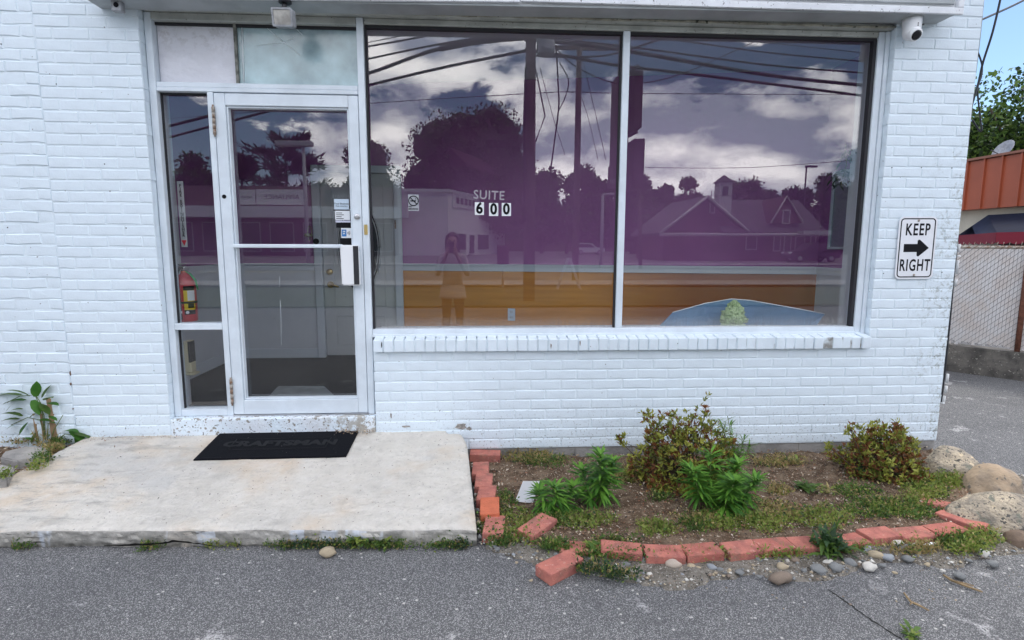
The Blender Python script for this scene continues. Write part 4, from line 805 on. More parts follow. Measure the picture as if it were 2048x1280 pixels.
for x, y, w, c, lab in ((655,1108,33,'tan','tan stone on the asphalt against the stoop front'), (1345,1131,36,'beige','smooth beige egg shaped stone before the front bricks'), (1563,1161,41,'brown','large flat brown stone on the asphalt right of centre'), (1638,1143,31,'grey','angular grey stone under the leafy weed'), (1738,1137,28,'white','flat white pebble right of the leafy weed'), (1671,1139,31,'grey','wide dark grey stone beside the angular one'), (1548,1109,26,'grey','upright grey stone leaning on the front bricks'), (1752,1114,26,'tan','round tan stone right of the blue grey pebble'), (1735,1104,24,'blue','blue grey pebble near the eighth front brick'), (1796,1091,24,'white','pale round pebble under the tenth front brick'), (1812,1101,28,'grey','grey cracked stone under the tenth front brick'), (1834,1097,24,'white','pale oval pebble at the eleventh front brick'), (1424,1138,24,'blue','blue grey flat pebble right of the beige stone')):
    stone(x, y, w, c, lab, 'loose stones in front of the bed', name='stone', z=.012)
for x, y, w, c in ((1564,1136,26,'tan'),(1480,1147,20,'grey'),(1440,1141,16,'grey'),(1397,1137,13,'tan'),(1383,1134,20,'tan'),(1195,1105,22,'grey'),(1252,1131,20,'grey'),(1265,1143,14,'white'),(1290,1124,24,'grey'),(1518,1122,18,'grey'),(1532,1121,12,'white'),(1518,1155,12,'grey'),(1652,1114,13,'blue'),(1656,1127,20,'white'),(1986,1131,20,'grey'),(1919,1154,22,'grey'),(1966,1109,24,'white'),(1966,1090,16,'tan'),(957,1024,20,'grey'),(962,1046,24,'grey'),(958,1064,17,'beige'),(972,1076,14,'grey'),(1180,1120,16,'grey'),(1062,1162,9,'tan'),(1033,1126,9,'tan'),(1052,1085,30,'grey'),(1084,1082,24,'grey'),(1300,1150,14,'white'),(1775,1118,24,'blue'),(1815,1120,22,'grey'),(1700,1128,26,'grey'),(1590,1122,22,'brown'),(1609,1143,14,'grey'),(1855,1131,13,'tan'),(1885,1143,11,'white'),(1938,1123,12,'grey'),(1790,1147,10,'tan'),(990,1090,16,'beige'),(995,1100,16,'grey'),(1025,1090,18,'tan'),(1500,1112,14,'tan'),(1350,1113,12,'grey'),(1230,1116,12,'tan'),(1765,1133,14,'grey'),(1835,1113,12,'blue')):
    stone(x, y, w, c, z=.012)
M_BOULD = mat('boulder_stone', (.50,.42,.31), rough=.9, spec=.2, col2=(.22,.20,.17), vscale=7, detail=12, bump=1.0, bscale=55, speck=[(90,.60,(.14,.125,.11)), (38,.61,(.10,.095,.085)), (24,.62,(.60,.49,.34)), (12,.60,(.20,.20,.16))])
def boulder(px, py, w, h, d, z0, seed, label, m=M_BOULD, rz=0):
    p = gd(px, py, z0); b = NB(); bmesh.ops.create_icosphere(b, subdivisions=4, radius=1); s = Vector((seed, seed*2, 0))
    for v in b.verts:
        k = 1+.20*noise.noise(v.co*1.0+s)+.09*noise.noise(v.co*2.3+s)+.025*noise.noise(v.co*7+s); v.co = Vector((v.co.x*w/2, v.co.y*d/2, v.co.z*h))*k
    for f in b.faces: f.smooth = True
    o = part('boulder', b, m); o.location = (p.x, p.y, z0); o.rotation_euler = (0, 0, rz); return tag(o, label, 'boulder', 'boulders at the right end of the bed')
boulder(1903,945,.36,.155,.27,.01,3.1,'grey and tan boulder at the building corner behind the others', rz=-.25)
boulder(1987,984,.315,.155,.26,.01,5.7,'round brown topped boulder at right edge beside the alley', mat('brown_boulder', (.36,.27,.18), rough=.9, col2=(.24,.19,.14), vscale=9, detail=9, bump=.6, bscale=30, speck=[(34,.64,(.14,.12,.10))]))
boulder(1992,1048,.50,.165,.32,.0,8.3,'largest boulder with a sandy top right of the bed corner', rz=-.3)
boulder(2045,1090,.18,.07,.14,.0,2.2,'small dark brown boulder at the right picture edge', mat('dark_boulder', (.17,.12,.085), rough=.9, var=.4, vscale=10, bump=.5, bscale=30))
# grey pavers left of the stoop
M_GP = mat('grey_paver', (.36,.34,.31), rough=.95, col2=(.25,.235,.22), vscale=7, detail=8, bump=.5, bscale=60)
for (pts, z1, lab) in (([(52,892),(100,895),(95,912),(35,921),(0,915),(8,903)], .19, 'weathered grey paver against the wall left of the stoop'), ([(-10,925),(30,934),(15,960),(-60,962),(-70,940)], .175, 'grey paver at the left picture edge beside the stoop')):
    b = NB(); q_ = [gd(x, y, z1) for x, y in pts]; slabpoly(b, [(p.x, p.y) for p in q_], .10, z1); bmesh.ops.bevel(b, geom=b.edges[:], offset=.007, segments=2, affect='EDGES'); tag(part('paver', b, M_GP), lab, 'paver', 'grey pavers left of the stoop')
# twigs
M_TWIG = mat('dry_twig', (.30,.21,.11), rough=.9, var=.3, vscale=30)
def twig(pts, r, label, br=()):
    b = NB(); P = [gd(x, y, .012) for x, y in pts]; tube(b, P, [r]+[r*1.2]*(len(P)-2)+[r*.7], 6)
    for q2 in br: tube(b, [gd(x, y, .018) for x, y in q2], r*.6, 5)
    tag(part('twig', b, M_TWIG), label, 'twig', 'dry twigs lying on the asphalt')
twig([(1808,1186),(1822,1204),(1835,1209),(1858,1221)], .004, 'dry bent twig on the asphalt at lower right', [[(1825,1205),(1820,1209)]])
twig([(1887,1150),(1902,1160),(1935,1173),(1965,1184)], .0045, 'longer dry twig on the asphalt below the boulders', [[(1905,1161),(1925,1165),(1948,1172)]])
twig([(1100,1030),(1112,1036),(1148,1037)], .003, 'pale straw stem lying by the askew brick')
twig([(1506,1133),(1530,1128),(1560,1125),(1592,1125)], .0032, 'pale stick lying among the stones')

b = NB(); lathe(b, [(.03,0),(.032,.008),(.012,.014),(.010,.022)], 14); o = part('suction_hook', b, M_CARD); p = at(803,655,.22); o.location = (p.x, .22, .859); tag(o, 'small white plastic cap standing on the ledge left of the window', 'cap')
# ================================================================ plants
def leaf_mat(name, c, c2, tr=.35, rough=.5, vscale=9):
    m = mat(name, c, rough=rough, spec=.3, col2=c2, vscale=vscale, detail=3); t = m.node_tree; b = t.nodes['Principled BSDF']; o = t.nodes['Material Output']
    tl_ = N(t, 'ShaderNodeBsdfTranslucent'); s = b.inputs['Base Color'].links[0].from_socket; t.links.new(s, tl_.inputs[0]); x = N(t, 'ShaderNodeMixShader'); x.inputs[0].default_value = tr
    t.links.new(b.outputs[0], x.inputs[1]); t.links.new(tl_.outputs[0], x.inputs[2]); t.links.new(x.outputs[0], o.inputs[0]); return m
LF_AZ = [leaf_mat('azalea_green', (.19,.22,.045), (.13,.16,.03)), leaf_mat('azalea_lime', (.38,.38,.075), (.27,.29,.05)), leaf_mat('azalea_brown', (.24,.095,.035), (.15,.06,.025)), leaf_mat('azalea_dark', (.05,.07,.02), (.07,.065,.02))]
LF_LI = [leaf_mat('lily_green', (.08,.21,.03), (.05,.15,.022)), leaf_mat('lily_light', (.17,.36,.05), (.11,.26,.035))]
LF_WD = [leaf_mat('weed_green', (.10,.18,.035), (.07,.13,.028)), leaf_mat('weed_lime', (.25,.31,.065), (.18,.24,.05)), leaf_mat('weed_straw', (.42,.33,.14), (.30,.23,.10)), leaf_mat('weed_dark', (.05,.10,.04), (.035,.075,.033))]
M_STEM = mat('woody_stem', (.10,.07,.045), rough=.9, var=.4, vscale=30); M_GSTEM = mat('green_stem', (.10,.15,.04), rough=.7)
def unit(v): return v/np.maximum(np.linalg.norm(v, axis=-1, keepdims=True), 1e-9)
def rdir(n): return unit(NP.normal(size=(n, 3)))
def rhombs(c, d, nrm, ln, wd):                             # leaf = base, side, tip, side (one quad each, slightly folded)
    s = unit(np.cross(d, nrm)); nn = unit(np.cross(s, d)); ln = np.asarray(ln).reshape(-1, 1); wd = np.asarray(wd).reshape(-1, 1); n = len(c)
    V = np.stack([c, c+d*ln*.5+s*wd*.5+nn*wd*.15, c+d*ln, c+d*ln*.5-s*wd*.5+nn*wd*.15], 1).reshape(-1, 3); return V, np.arange(n*4).reshape(n, 4)
def strips(c, d, ln, wd, droop, seg=3):                    # long arching leaves
    n = len(c); ln = np.broadcast_to(np.asarray(ln, float).reshape(-1, 1), (n, 1)); wd = np.broadcast_to(np.asarray(wd, float).reshape(-1, 1), (n, 1)); dr = np.broadcast_to(np.asarray(droop, float).reshape(-1, 1), (n, 1))
    up = np.array([0, 0, 1.0]); s = unit(np.cross(d, up+.01*NP.normal(size=(n, 3)))); prof = [.35, 1.0, .8, .04] if seg == 3 else [.4, .9, 1.0, .7, .04]; rows = []; p = c.copy(); dd = d.copy()
    for k in range(seg+1):
        w = wd*prof[k]/2; rows.append(p-s*w); rows.append(p+s*w); p = p+dd*ln/seg; dd = unit(dd-up*dr/seg)
    V = np.stack(rows, 1); m = 2*(seg+1); base = np.arange(n)[:, None]*m; F = []
    for k in range(seg): F.append(np.concatenate([base+2*k, base+2*k+1, base+2*k+3, base+2*k+2], 1))
    return V.reshape(-1, 3), np.stack(F, 1).reshape(-1, 4)
class Acc:
    def __init__(s): s.V = []; s.F = []; s.M = []; s.n = 0
    def add(s, vf, mi):
        V, F = vf; s.V.append(V); s.F.append(F+s.n); s.M.append(np.broadcast_to(np.asarray(mi), (len(F),)) if np.ndim(mi) == 0 or len(np.atleast_1d(mi)) == len(F) else np.repeat(mi, len(F)//len(mi))); s.n += len(V)
    def build(s, name, mats, parent=None): return mesh_np(name, np.concatenate(s.V), np.concatenate(s.F), mats, np.concatenate(s.M), parent)
def azalea(px, py, wx, wy, h, ntip, label, sticks=()):
    p = gd(px, py, .02); root = tag(empty('azalea_bush', (p.x, p.y, .02)), label, 'bush'); A = Acc()
    d = rdir(ntip*2); d[:, 2] = np.abs(d[:, 2])*1.05-.12; d = d[d[:, 2] > -.15][:ntip]; n = len(d)
    lump = np.array([1+.34*noise.noise(Vector(v)*2.1+Vector((px*.01, 0, 0)))+.16*noise.noise(Vector(v)*5) for v in d])
    rad = lump*NP.uniform(.35, 1.0, n)**.45
    T = d*rad[:, None]*np.array([wx/2, wy/2, h]); T[:, 2] = np.maximum(T[:, 2], .03)
    for (sx, sy, k) in sticks:
        q = gd(sx, sy, .02); q = at(sx, sy, p.y) - Vector((p.x, p.y, .02)); T = np.concatenate([T, np.array(q)+NP.normal(size=(k, 3))*np.array([.012,.012,.03])])
    n = len(T); rr = np.linalg.norm(T/np.array([wx/2, wy/2, h]), axis=1)
    out = unit(T*np.array([1, 1, .8])+np.array([0, 0, .25])+NP.normal(size=(n, 3))*.1)
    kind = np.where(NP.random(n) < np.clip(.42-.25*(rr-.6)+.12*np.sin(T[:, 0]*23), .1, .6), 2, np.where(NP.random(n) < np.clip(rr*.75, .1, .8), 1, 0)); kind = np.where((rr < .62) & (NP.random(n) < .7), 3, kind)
    for k in range(9):
        dirs = unit(out*NP.uniform(.35, 1.0, (n, 1))+rdir(n)*.85); c = T+NP.normal(size=(n, 3))*.007
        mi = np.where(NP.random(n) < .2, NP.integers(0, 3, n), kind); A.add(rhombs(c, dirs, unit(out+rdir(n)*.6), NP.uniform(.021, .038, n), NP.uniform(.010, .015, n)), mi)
    A.build('foliage', LF_AZ, root)
    b = NB(); idx = NP.choice(n, min(n, 110), replace=False)
    for i in idx:
        q = Vector(T[i]); m1 = Vector((q.x*.25, q.y*.25, q.z*.45)); tube(b, [(q.x*.05, q.y*.05, -.02), m1+Vector((random.uniform(-.02,.02), random.uniform(-.02,.02), 0)), q], [.006, .0035, .0015], 4, caps=False)
    for (sx, sy, k) in sticks:
        q = at(sx, sy, p.y) - Vector((p.x, p.y, .02)); tube(b, [(0,0,.02), (q.x*.6, q.y, max(.03, q.z*.35)), q], [.005,.004,.002], 4, caps=False)
    part('branches', b, M_STEM, root); return root
azalea(1372, 962, .66, .50, .46, 720, 'large azalea bush with yellow green and brown leaves before the brick wall', sticks=((1243,885,9),(1262,930,9),(1292,830,8),(1300,870,12),(1412,812,6)))
azalea(1765, 948, .50, .42, .35, 560, 'smaller azalea bush at the right end of the bed by the boulders', sticks=((1657,892,7),(1700,858,7),(1790,858,6)))
def lily(px, py, stems, label):
    p = gd(px, py, .02); root = tag(empty('lily_plant', (p.x, p.y, .02)), label, 'plant', 'lily plants in the bed'); A = Acc(); b = NB()
    for (dx, dy, h, nl, lean) in stems:
        n = int(nl*1.5); t = NP.uniform(.10, 1, n)**.8; az_ = np.arange(n)*2.4+NP.uniform(0, .5, n); L_ = h; curve = np.array([lean[0], lean[1], 0])
        base = np.array([dx, dy, 0])+np.outer(t*L_, [0, 0, 1])+np.outer(t**2*L_, curve)
        elev = (t-.35)*1.15; d = np.stack([np.cos(az_)*np.cos(elev), np.sin(az_)*np.cos(elev), np.sin(elev)], 1)
        A.add(strips(base, unit(d), NP.uniform(.09, .14, n)*(1-.4*t**3), NP.uniform(.013, .020, n), NP.uniform(.5, 1.2, n)), np.repeat((NP.random(n) < .25+.45*t).astype(int), 3))
        tube(b, [(dx, dy, -.02), (dx+curve[0]*L_*.25, dy+curve[1]*L_*.25, L_*.5), (dx+curve[0]*L_, dy+curve[1]*L_, L_)], [.005,.0045,.003], 5)
    A.build('leaves', LF_LI, root); part('stem', b, M_GSTEM, root)
lily(1112, 1028, [(0,0,.17,60,(-.1,-.1)),(.07,.03,.14,50,(.2,0)),(-.05,.02,.13,46,(-.3,-.1))], 'low lily clump of narrow leaves beside the white scrap')
lily(1198, 1014, [(0,0,.31,95,(.0,-.05)),(.04,.04,.24,70,(.2,.1)),(-.05,.02,.22,60,(-.25,-.1))], 'single tall lily with whorled leaves left of the big azalea')
lily(1432, 1024, [(.02,-.05,.23,110,(.05,-.35)),(-.08,.02,.26,80,(-.3,-.1)),(.08,.06,.25,80,(.25,.0)),(.0,.10,.30,70,(.0,0)),(.13,-.01,.20,70,(.3,-.2))], 'big lily clump of narrow leaves in front of the large azalea')
def willow_weed(px, py, stems, label):
    p = gd(px, py, .02); root = tag(empty('tall_weed', (p.x, p.y, .02)), label, 'weed'); A = Acc(); b = NB()
    for (tx, ty, nl) in stems:
        q = np.array(at(tx, ty, p.y)-Vector((p.x, p.y, .02))); t = NP.uniform(.35, 1, nl); base = np.outer(t, q)*np.stack([t, t, np.ones(nl)], 1); az_ = NP.uniform(0, 6.28, nl); elv = NP.uniform(-.1, 1.0, nl)
        d = np.stack([np.cos(az_)*np.cos(elv), np.sin(az_)*np.cos(elv), np.sin(elv)], 1); A.add(strips(base, d, NP.uniform(.05, .09, nl), NP.uniform(.005, .008, nl), NP.uniform(.3, 1.0, nl)), np.repeat(NP.integers(0, 2, nl), 3))
        tube(b, [(0,0,-.02), Vector(q*np.array([.3,.3,.5])), Vector(q)], [.004,.003,.002], 5)
    A.build('leaves', [leaf_mat('willowy_green', (.12,.20,.06), (.09,.15,.045)), LF_LI[1]], root); part('stem', b, M_GSTEM, root)
willow_weed(1470, 965, [(1438,838,40),(1455,832,30),(1490,872,46),(1502,890,40),(1470,900,40),(1420,850,24)], 'tall willowy pale green weed rising behind the large azalea')
def broad_weed(px, py, n, ln, label, z=.02, up=.5, mats=LF_WD, mi=(0, 3), wd=.36):
    p = gd(px, py, z); root = tag(empty('leafy_weed', (p.x, p.y, z)), label, 'weed', 'leafy weeds along the bed front'); A = Acc(); az_ = np.arange(n)*2.4+NP.uniform(0, .8, n); el_ = NP.uniform(.1, up+.5, n); d = np.stack([np.cos(az_)*np.cos(el_), np.sin(az_)*np.cos(el_), np.sin(el_)], 1)
    c = NP.normal(size=(n, 3))*np.array([.25, .25, .02])*ln; c[:, 2] = np.abs(c[:, 2])+NP.uniform(0, .5, n)*ln; L_ = NP.uniform(.6, 1.1, n)*ln; A.add(strips(c, d, L_, L_*wd, NP.uniform(.5, 1.3, n), 4), np.repeat(NP.choice(mi, n), 4))
    nb = n*3; az2 = NP.uniform(0, 6.28, nb); c2 = c[NP.integers(0, n, nb)]+rdir(nb)*ln*.3; c2[:, 2] = np.abs(c2[:, 2]); A.add(strips(c2, unit(np.stack([np.cos(az2), np.sin(az2), NP.uniform(-.1, .7, nb)], 1)), ln*.4, ln*.12, .6, 4), np.repeat(NP.choice(mi, nb), 4)); A.build('leaves', mats, root)
broad_weed(1655, 1104, 60, .11, 'dark green weed with jagged leaves spilling over the front bricks', up=.9, wd=.20)
broad_weed(1188, 1104, 20, .06, 'bright green small weed at the left front bricks', mi=(0, 1))
broad_weed(1437, 1112, 14, .045, 'small bushy weed against the middle front bricks', mi=(0, 1))
broad_weed(1978, 1040, 26, .09, 'dark leafy weed growing against the largest boulder', z=.022)
broad_weed(1612, 983, 18, .075, 'low broad leaved weed in the middle of the bed', z=.022, mi=(0, 0), up=.3)
broad_weed(1655, 990, 16, .07, 'yellowish grassy weed beside the broad leaved weed', z=.022, mi=(1, 2), wd=.14)
broad_weed(1590, 925, 10, .05, 'tiny green seedling by the foundation', z=.022, mi=(0, 1))
broad_weed(1720, 955, 10, .07, 'dark broad leaves under the right azalea', z=.022, mi=(3, 3), wd=.6)
broad_weed(1042, 1025, 12, .05, 'small grey green weed beside the askew brick', z=.022, mi=(0, 1))
broad_weed(715, 1093, 16, .075, 'dandelion with pointed leaves at the stoop foot', z=.01, mi=(0, 1))
broad_weed(760, 1092, 12, .06, 'bright green weed at the stoop foot right of the dandelion', z=.01, mi=(1, 0))
broad_weed(1122, 1278, 14, .05, 'small tuft of weed at the lower right picture edge', z=.0, mi=(0, 1)) if False else None
broad_weed(1821, 1276, 16, .045, 'small weed growing from the asphalt crack at the bottom edge', z=.0, mi=(0, 1))
# low ground cover nobody could count
def in_poly(x, y, poly):
    r = np.zeros(len(x), bool)
    for i in range(len(poly)):
        (xa, ya), (xb, yb) = poly[i], poly[i-1]; c = ((ya > y) != (yb > y)) & (x < (xb-xa)*(y-ya)/(yb-ya+1e-12)+xa); r ^= c
    return r
def patch_points(patches, z, dm=1.0):
    P = []; K = []
    for (px, py, rx, ry, n, k) in patches:
        n = int(n*dm)
        a = NP.uniform(0, 6.28, n); r = np.sqrt(NP.random(n))*NP.uniform(.6, 1.15, n)
        for x, y in zip(px+rx*r*np.cos(a), py+ry*r*np.sin(a)):
            q = gd(x, y, z); P.append((q.x, q.y, z)); K.append(k)
    return np.array(P), np.array(K)
bed_p = [(1040,1060,50,34,190,1),(1010,1010,22,30,70,0),(1170,1045,60,18,190,1),(1100,1050,40,14,120,0),(1310,1063,45,16,170,1),(1390,1055,40,18,130,0),(1440,1045,60,22,230,1),(1530,1050,60,22,260,1),(1560,1030,45,20,130,2),(1640,1040,70,22,260,1),(1740,1022,60,24,210,0),(1790,1016,60,20,220,1),(1830,1028,60,16,180,0),(1850,985,50,26,260,1),(1900,960,34,22,260,1),(1830,965,30,18,130,0),(1050,905,40,8,60,2),(1090,925,60,14,90,0),(1230,955,60,18,160,2),(1060,918,70,12,150,2),(1560,925,60,12,130,2),(1400,1040,60,14,90,2),(1320,995,30,12,50,0),(1480,1010,60,14,90,2),(1710,985,50,16,120,0),(1560,985,30,10,60,2),(1905,1085,45,10,90,0),(1960,1080,50,16,140,1),(1930,1100,50,10,90,1),(1230,1115,90,8,110,0),(1400,1115,90,6,70,2),(1560,1112,60,5,50,1),(1190,1140,50,14,70,3),(1240,1155,40,10,50,3),(980,1060,26,26,70,0),(1000,1085,30,12,70,0),(1110,1095,40,10,90,0),(1830,1100,60,12,90,2),(1230,1085,50,8,60,0),(1700,1100,60,5,40,1)]
P_, K_ = patch_points(bed_p, .022, .95)
def sprigs(P, K, name, label, hmax=.03, per=7, s=(.007, .026)):
    A = Acc(); n = len(P)
    for k in range(per):
        c = P+NP.normal(size=(n, 3))*np.array([.014, .014, 0]); c[:, 2] += np.abs(NP.normal(size=n))*hmax*.6; d = rdir(n); d[:, 2] = np.abs(d[:, 2])*.8+.15
        mi = np.where(NP.random(n) < .38, NP.choice([0, 1, 1, 2, 2, 3], n), K); A.add(rhombs(c, unit(d), rdir(n), NP.uniform(*s, n), NP.uniform(s[0]*.5, s[1]*.5, n)), mi)
    m = n//2; i = NP.integers(0, n, m); d = rdir(m)*.5+np.array([0, 0, 1.0]); A.add(strips(P[i], unit(d), NP.uniform(.03, .07, m), .003, NP.uniform(.2, 1.2, m)), np.repeat(np.where(NP.random(m) < .3, 2, K[i]), 3))
    return tag(A.build(name, LF_WD), label, 'ground cover', kind='stuff')
sprigs(P_, K_, 'ground_cover', 'low mixed weeds and clover over the bed soil')
P2, K2 = patch_points([(640,1093,40,5,75,3),(600,1094,30,4,45,3),(560,1095,30,4,25,0),(690,1093,40,5,70,3),(755,1092,40,6,80,0),(800,1094,40,4,35,0),(880,1095,40,4,40,0),(920,1093,18,7,70,3),(425,1093,12,4,18,1),(300,1098,40,3,25,0),(45,1097,20,3,20,0),(470,1093,14,3,12,1),(660,1085,16,5,30,3)], .005)
sprigs(P2, K2, 'kerb_weeds', 'fringe of small weeds along the foot of the stoop', hmax=.032, s=(.009, .020))
P3, K3 = patch_points([(85,920,22,9,60,0),(105,900,24,8,70,2),(75,935,14,6,30,1),(8,955,10,6,25,1),(40,885,40,5,40,2),(115,885,26,7,60,0)], .17)
sprigs(P3, K3, 'corner_weeds', 'weeds and dry litter in the soil corner left of the stoop')
# chips, litter and gravel
def chips(name, poly, zf, n, mats, s, label, dens=None):
    xs = [p[0] for p in poly]; ys = [p[1] for p in poly]; x = NP.uniform(min(xs), max(xs), n); y = NP.uniform(min(ys), max(ys), n); k = in_poly(x, y, poly); x, y = x[k], y[k]; n = len(x); c = np.stack([x, y, zf(x, y)+NP.uniform(0, .006, n)], 1)
    d = rdir(n); d[:, 2] *= .35; A = Acc(); nn = rdir(n)*.5; nn[:, 2] += 1; ln = NP.uniform(*s, n)*NP.choice([.6, 1, 1.6], n, p=[.5, .4, .1]); A.add(rhombs(c, unit(d), unit(nn), ln, ln*NP.uniform(.25, .7, n)), NP.integers(0, len(mats), n)); return tag(A.build(name, mats), label, 'litter', kind='stuff')
CH = [mat('bark_brown', (.17,.105,.065), rough=.9), mat('bark_tan', (.33,.25,.17), rough=.9), mat('bark_dark', (.035,.025,.02), rough=.9), mat('bark_pale', (.50,.42,.33), rough=.9), mat('bark_red', (.22,.10,.055), rough=.9)]
chips('bark_chips', bedpoly, lambda x, y: .018+.022*np.clip(-y/1.1, 0, 1), 22000, CH, (.006, .017), 'fine bark and dry litter over the bed soil')
chips('dry_litter', [(-3.2,.0),(-2.56,.0),(-2.6,-.3),(-2.64,-.6),(-3.2,-.6)], lambda x, y: .150+0*x, 1600, CH, (.008, .02), 'dry leaf litter left of the stoop')
chips('leaf_litter', [(-2.5,.0),(-.7,.0),(-.2,-.02),(-.1,-.95),(-2.5,-.95)], lambda x, y: .207+.105*np.minimum(0, y)*1.0+0*x, 320, [CH[0], CH[2], CH[1], CH[2]], (.004, .012), 'few specks of dry litter on the stoop')
chips('swept_litter', [(-2.5,-.0),(-1.9,-.0),(-1.9,-.05),(-2.5,-.10)], lambda x, y: .205+0*x, 500, CH, (.004, .012), 'dry crumbs along the wall foot on the stoop')
chips('mat_litter', [(-.95,-.0),(-.70,.0),(-.70,-.05),(-.95,-.045)], lambda x, y: .216+0*x, 130, [CH[1], CH[3], CH[0]], (.006, .022), 'dry grass crumbs at the doormat rear corner')
def gravel(name, poly, n, s, label, z=.012, mats=None):
    xs = [p[0] for p in poly]; ys = [p[1] for p in poly]; x = NP.uniform(min(xs), max(xs), n); y = NP.uniform(min(ys), max(ys), n); k = in_poly(x, y, poly); x, y = x[k], y[k]; n = len(x); r = NP.uniform(*s, n)**1.0*NP.choice([.6, 1, 1.5], n, p=[.6, .3, .1])
    oc_ = np.array([(1,0,0),(0,1,0),(-1,0,0),(0,-1,0),(0,0,.7),(0,0,-.7)], float); th_ = NP.uniform(0, 6.28, n); V = oc_[None]*NP.uniform(.6, 1.3, (n, 6, 1)); ca, sa = np.cos(th_)[:, None], np.sin(th_)[:, None]; Vx = V[..., 0]*ca-V[..., 1]*sa; Vy = V[..., 0]*sa+V[..., 1]*ca; V = np.stack([Vx, Vy, V[..., 2]], 2)*r[:, None, None]+np.stack([x, y, z+r*.3], 1)[:, None, :]
    T = np.array([(0,1,4),(1,2,4),(2,3,4),(3,0,4),(1,0,5),(2,1,5),(3,2,5),(0,3,5)]); F = (np.arange(n)[:, None, None]*6+T[None]).reshape(-1, 3); mats = mats or [STN[q] for q in ('grey','tan','white','brown','blue')]; o = mesh_np(name, V.reshape(-1, 3), F, mats, np.repeat(NP.integers(0, len(mats), n), 8), k=3); return tag(o, label, 'gravel', kind='stuff')
gravel('gravel', margin, 15000, (.004, .011), 'grey and tan gravel between the bricks and the asphalt')
gravel('gravel', [(-.05,-.15),(.03,-.15),(.10,-1.15),(-.0,-1.15)], 700, (.005, .013), 'gravel in the gap between the stoop and the side bricks', .03)
fringe = [(.0,-1.13)] + [(p.x, p.y-.13) for p in EDG[1:12]] + [(2.9,-1.15),(3.4,-.9),(3.4,-1.3),(2.4,-1.62),(1.2,-1.68),(.3,-1.5)]
gravel('gravel', fringe, 1100, (.002, .006), 'stray grit scattered over the asphalt in front of the bed', .0)
# sprouting cut stump left of the stoop
p = gd(95, 884, .17); sp_ = tag(empty('sprouting_stump', (p.x, p.y, .16)), 'cut woody stems with green sprouting leaves against the wall left of the stoop', 'plant'); M_CUT = mat('pale_cut_wood', (.36,.24,.13), rough=.9, col2=(.24,.16,.09), vscale=20, bump=.5, bscale=30, stretch=(1,1,.2))
def loc(px, py, dy=0): q = at(px, py, p.y+dy); return q-Vector((p.x, p.y, .16))
for pts, r in (((( 113,893),(108,860),(103,825),(98,796)), [.019,.019,.017,.016]), (((90,878),(86,850),(82,822),(80,812)), [.010,.010,.010,.009]), (((77,886),(71,850),(66,820)), [.009,.009,.007])):
    b = NB(); tube(b, [loc(x, y) for x, y in pts], r, 9); part('cut_stem', b, M_CUT, sp_)
b = NB()
for pts in (((92,880),(88,830),(70,790),(40,792),(14,805)), ((92,880),(80,840),(55,835),(22,850)), ((100,885),(108,860),(126,830)), ((105,885),(130,868),(162,872)), ((95,880),(96,850),(98,848)), ((88,860),(84,810),(70,788))): tube(b, [loc(x, y, -.02) for x, y in pts], .0025, 5)
part('sprout_stem', b, M_GSTEM, sp_)
for (x, y, ln, ang, wd) in ((40,790,.15,2.9,.34),(60,792,.10,2.2,.4),(72,793,.09,1.4,.5),(90,800,.08,.7,.5),(80,808,.08,-.6,.5),(95,806,.07,.2,.5),(45,818,.06,2.9,.5),(45,832,.10,2.6,.36),(28,850,.05,3.5,.4),(60,835,.07,.9,.45),(55,845,.08,-2.3,.4),(128,862,.09,.35,.42),(140,862,.11,-.5,.45),(150,875,.08,-1.2,.5),(152,885,.07,-1.6,.5),(70,866,.06,-2,.5),(96,848,.05,.6,.5),(66,880,.05,2.5,.5),(98,832,.05,-.3,.5),(30,806,.06,3.8,.3),(50,800,.12,3.0,.35),(84,795,.08,1.2,.5),(66,800,.09,-.9,.5),(38,838,.09,2.9,.4),(75,840,.07,.2,.5),(145,866,.10,-.1,.5)):
    q = loc(x, y, -.03); d = np.array([[math.cos(ang), random.uniform(-.5,.2), math.sin(ang)*.9]]); V, F = strips(np.array([q]), unit(d), ln*1.25, ln*wd*1.3, .9, 4)
    mesh_np('leaf', V, F, [LF_LI[0] if random.random() < .55 else LF_WD[0]], None, sp_)
A = Acc(); n = 120; c = NP.normal(size=(n, 3))*np.array([.05, .02, .025])+np.array([.01, -.03, .035]); A.add(strips(c, unit(rdir(n)+np.array([0,0,.5])), NP.uniform(.03, .07, n), .004, .8), np.repeat(NP.choice([2, 2, 0], n), 3)); tag(A.build('dry_tuft', LF_WD, sp_), kind='stuff')

p = at(1690, 300, .36); hl = tag(empty('hanging_leaves', (p.x, p.y, p.z)), 'spray of dark leaves hanging inside the right end of the shop window', 'leaves'); A = Acc(); n = 80; tt = NP.uniform(0, 1, n); c = np.stack([NP.normal(size=n)*.035+.02*np.sin(tt*5), NP.normal(size=n)*.02, .02-.27*tt], 1); az_ = NP.uniform(0, 6.28, n); A.add(strips(c, unit(np.stack([np.cos(az_), np.sin(az_)*.5, NP.uniform(-.9, .3, n)], 1)), NP.uniform(.05, .08, n), NP.uniform(.012, .02, n), .8), 0); A.build('leaf_spray', [leaf_mat('dried_leaf', (.06,.075,.07), (.04,.05,.045)), LF_WD[3]], hl)
b = NB(); tube(b, [(0,0,.05),(.02,0,-.1),(-.01,0,-.25)], .003, 5); part('stem', b, M_STEM, hl)
